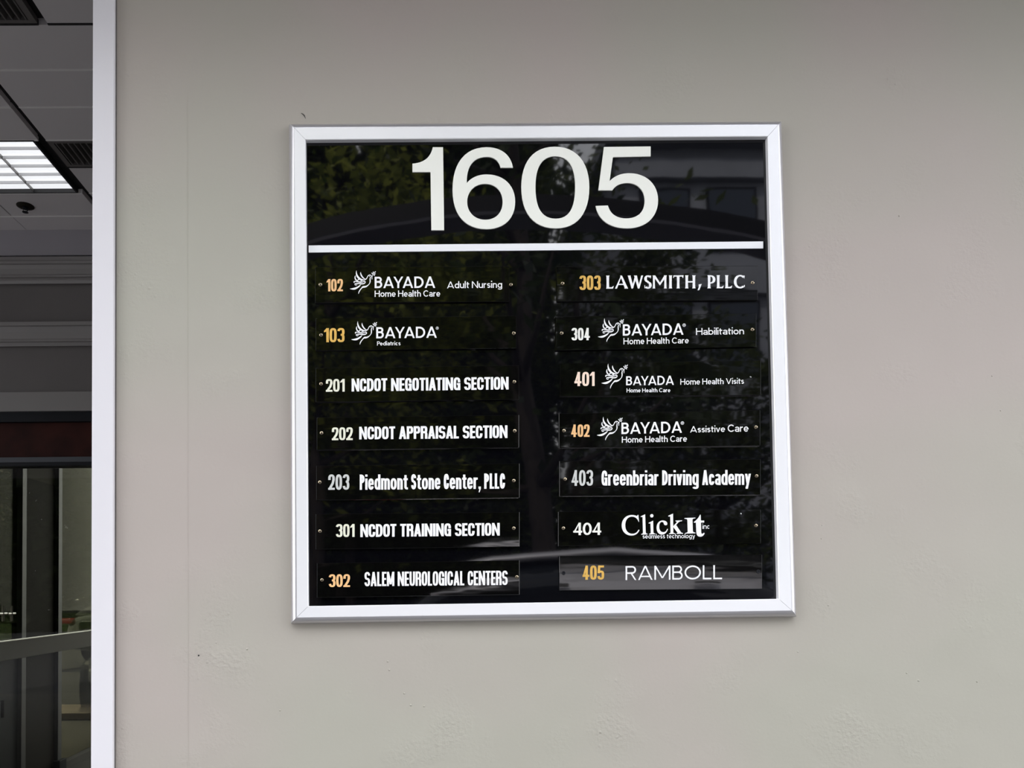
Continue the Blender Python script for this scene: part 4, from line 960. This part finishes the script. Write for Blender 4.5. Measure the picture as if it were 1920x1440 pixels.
strip([(1050, 681.5), (1426.5, 675.8), (1426.5, 740.5), (1050, 743.5)], (7e-6, 6e-6), ('401', 1077, 1114.9, 697.5, 724, M['pink'], IMPN),
      [('dove_emblem', dove_px(1127.8, 1177.2, 681.9, 728.3)), ('lettering', T('BAYADA', dict(GEO, S=.165, H=.15), 1174, 1263.6, 705.6, 722.4, 704.3, 721.6)+T('Home Health Care', dict(GEO, S=.17, H=.15), 1174.8, 1256.9, 728.0, 735.8, 727.7, 735.2)),
       ('lettering', T('Home Health Visits', dict(GEO, S=.145), 1275.7, 1395, 710.4, 721.5, 708.9, 719.6))],
      [(1407, 707, 'pin')], 'black strip lettered for suite 401')
strip([(1048, 775.5), (1425.3, 769), (1425.3, 835.7), (1048, 840)], (8e-6, 1.4e-5), ('402', 1071, 1105.5, 796, 819.3, M['peach'], IMPN),
      [('dove_emblem', dove_px(1119, 1167.4, 781.4, 825.4)), ('lettering', T('BAYADA', dict(GEO, H=.155), 1165.2, 1278.7, 792.6, 813.9, 790, 811.4)+T('Home Health Care', dict(GEO, S=.15), 1166, 1288, 818.7, 830.2, 816.4, 828)+reg_px(1279.5, 793.2, 3.1)),
       ('lettering', T('Assistive', dict(GEO, S=.15), 1294, 1359.5, 799.3, 811, 798, 809.8)+T('Care', dict(GEO, S=.13), 1364.5, 1403.4, 796.2, 809.8, 795.6, 809.2))],
      [(1057.3, 807.7, 's'), (1417.2, 801, 's')], 'black strip lettered for suite 402')
strip([(1048.8, 864.5), (1426, 861), (1426, 927.7), (1048.8, 930.5)], (5e-6, 2.0e-5), ('403', 1071.6, 1112, 881.5, 911, M['greyv'], dict(ARI, S=.15)),
      [('lettering', T('Greenbriar Driving Academy', dict(ARI, S=.155), 1127.8, 1408, 882.3, 910.4, 881, 909))],
      [(1059.5, 898.6, 's'), (1418.3, 892.5, 's')], 'black strip lettered for suite 403')
strip([(1046.6, 959.5), (1426.3, 955), (1426.3, 1019), (1046.6, 1024)], (-3e-6, 2e-6), ('404', 1074.8, 1127.3, 980.2, 1003.4, M['ivory'], dict(ARI, S=.19, H=.15, n=2.1)),
      [('lettering', clickit())], [(1056.3, 990.5, 's'), (1417.2, 985.5, 's'), (1389, 963.5, 'pin')], 'black strip lettered for suite 404')
strip([(1048.6, 1042.5), (1428.8, 1040), (1428.8, 1104), (1048.6, 1107)], (4e-6, -4.8e-5), ('405', 1092.4, 1132.8, 1060.5, 1087, M['gold'], IMPN),
      [('lettering', T('RAMBOLL', dict(GEO, S=.115, H=.11, sp=.13), 1172.9, 1353.8, 1061.4, 1087.6, 1059.6, 1086))],
      [(1056.7, 1074.5, 'hole'), (1421.6, 1071.7, 'hole')], 'black strip lettered for suite 405')

# every part sits in world coordinates: undo the parents' offsets exactly
bpy.context.view_layer.update()
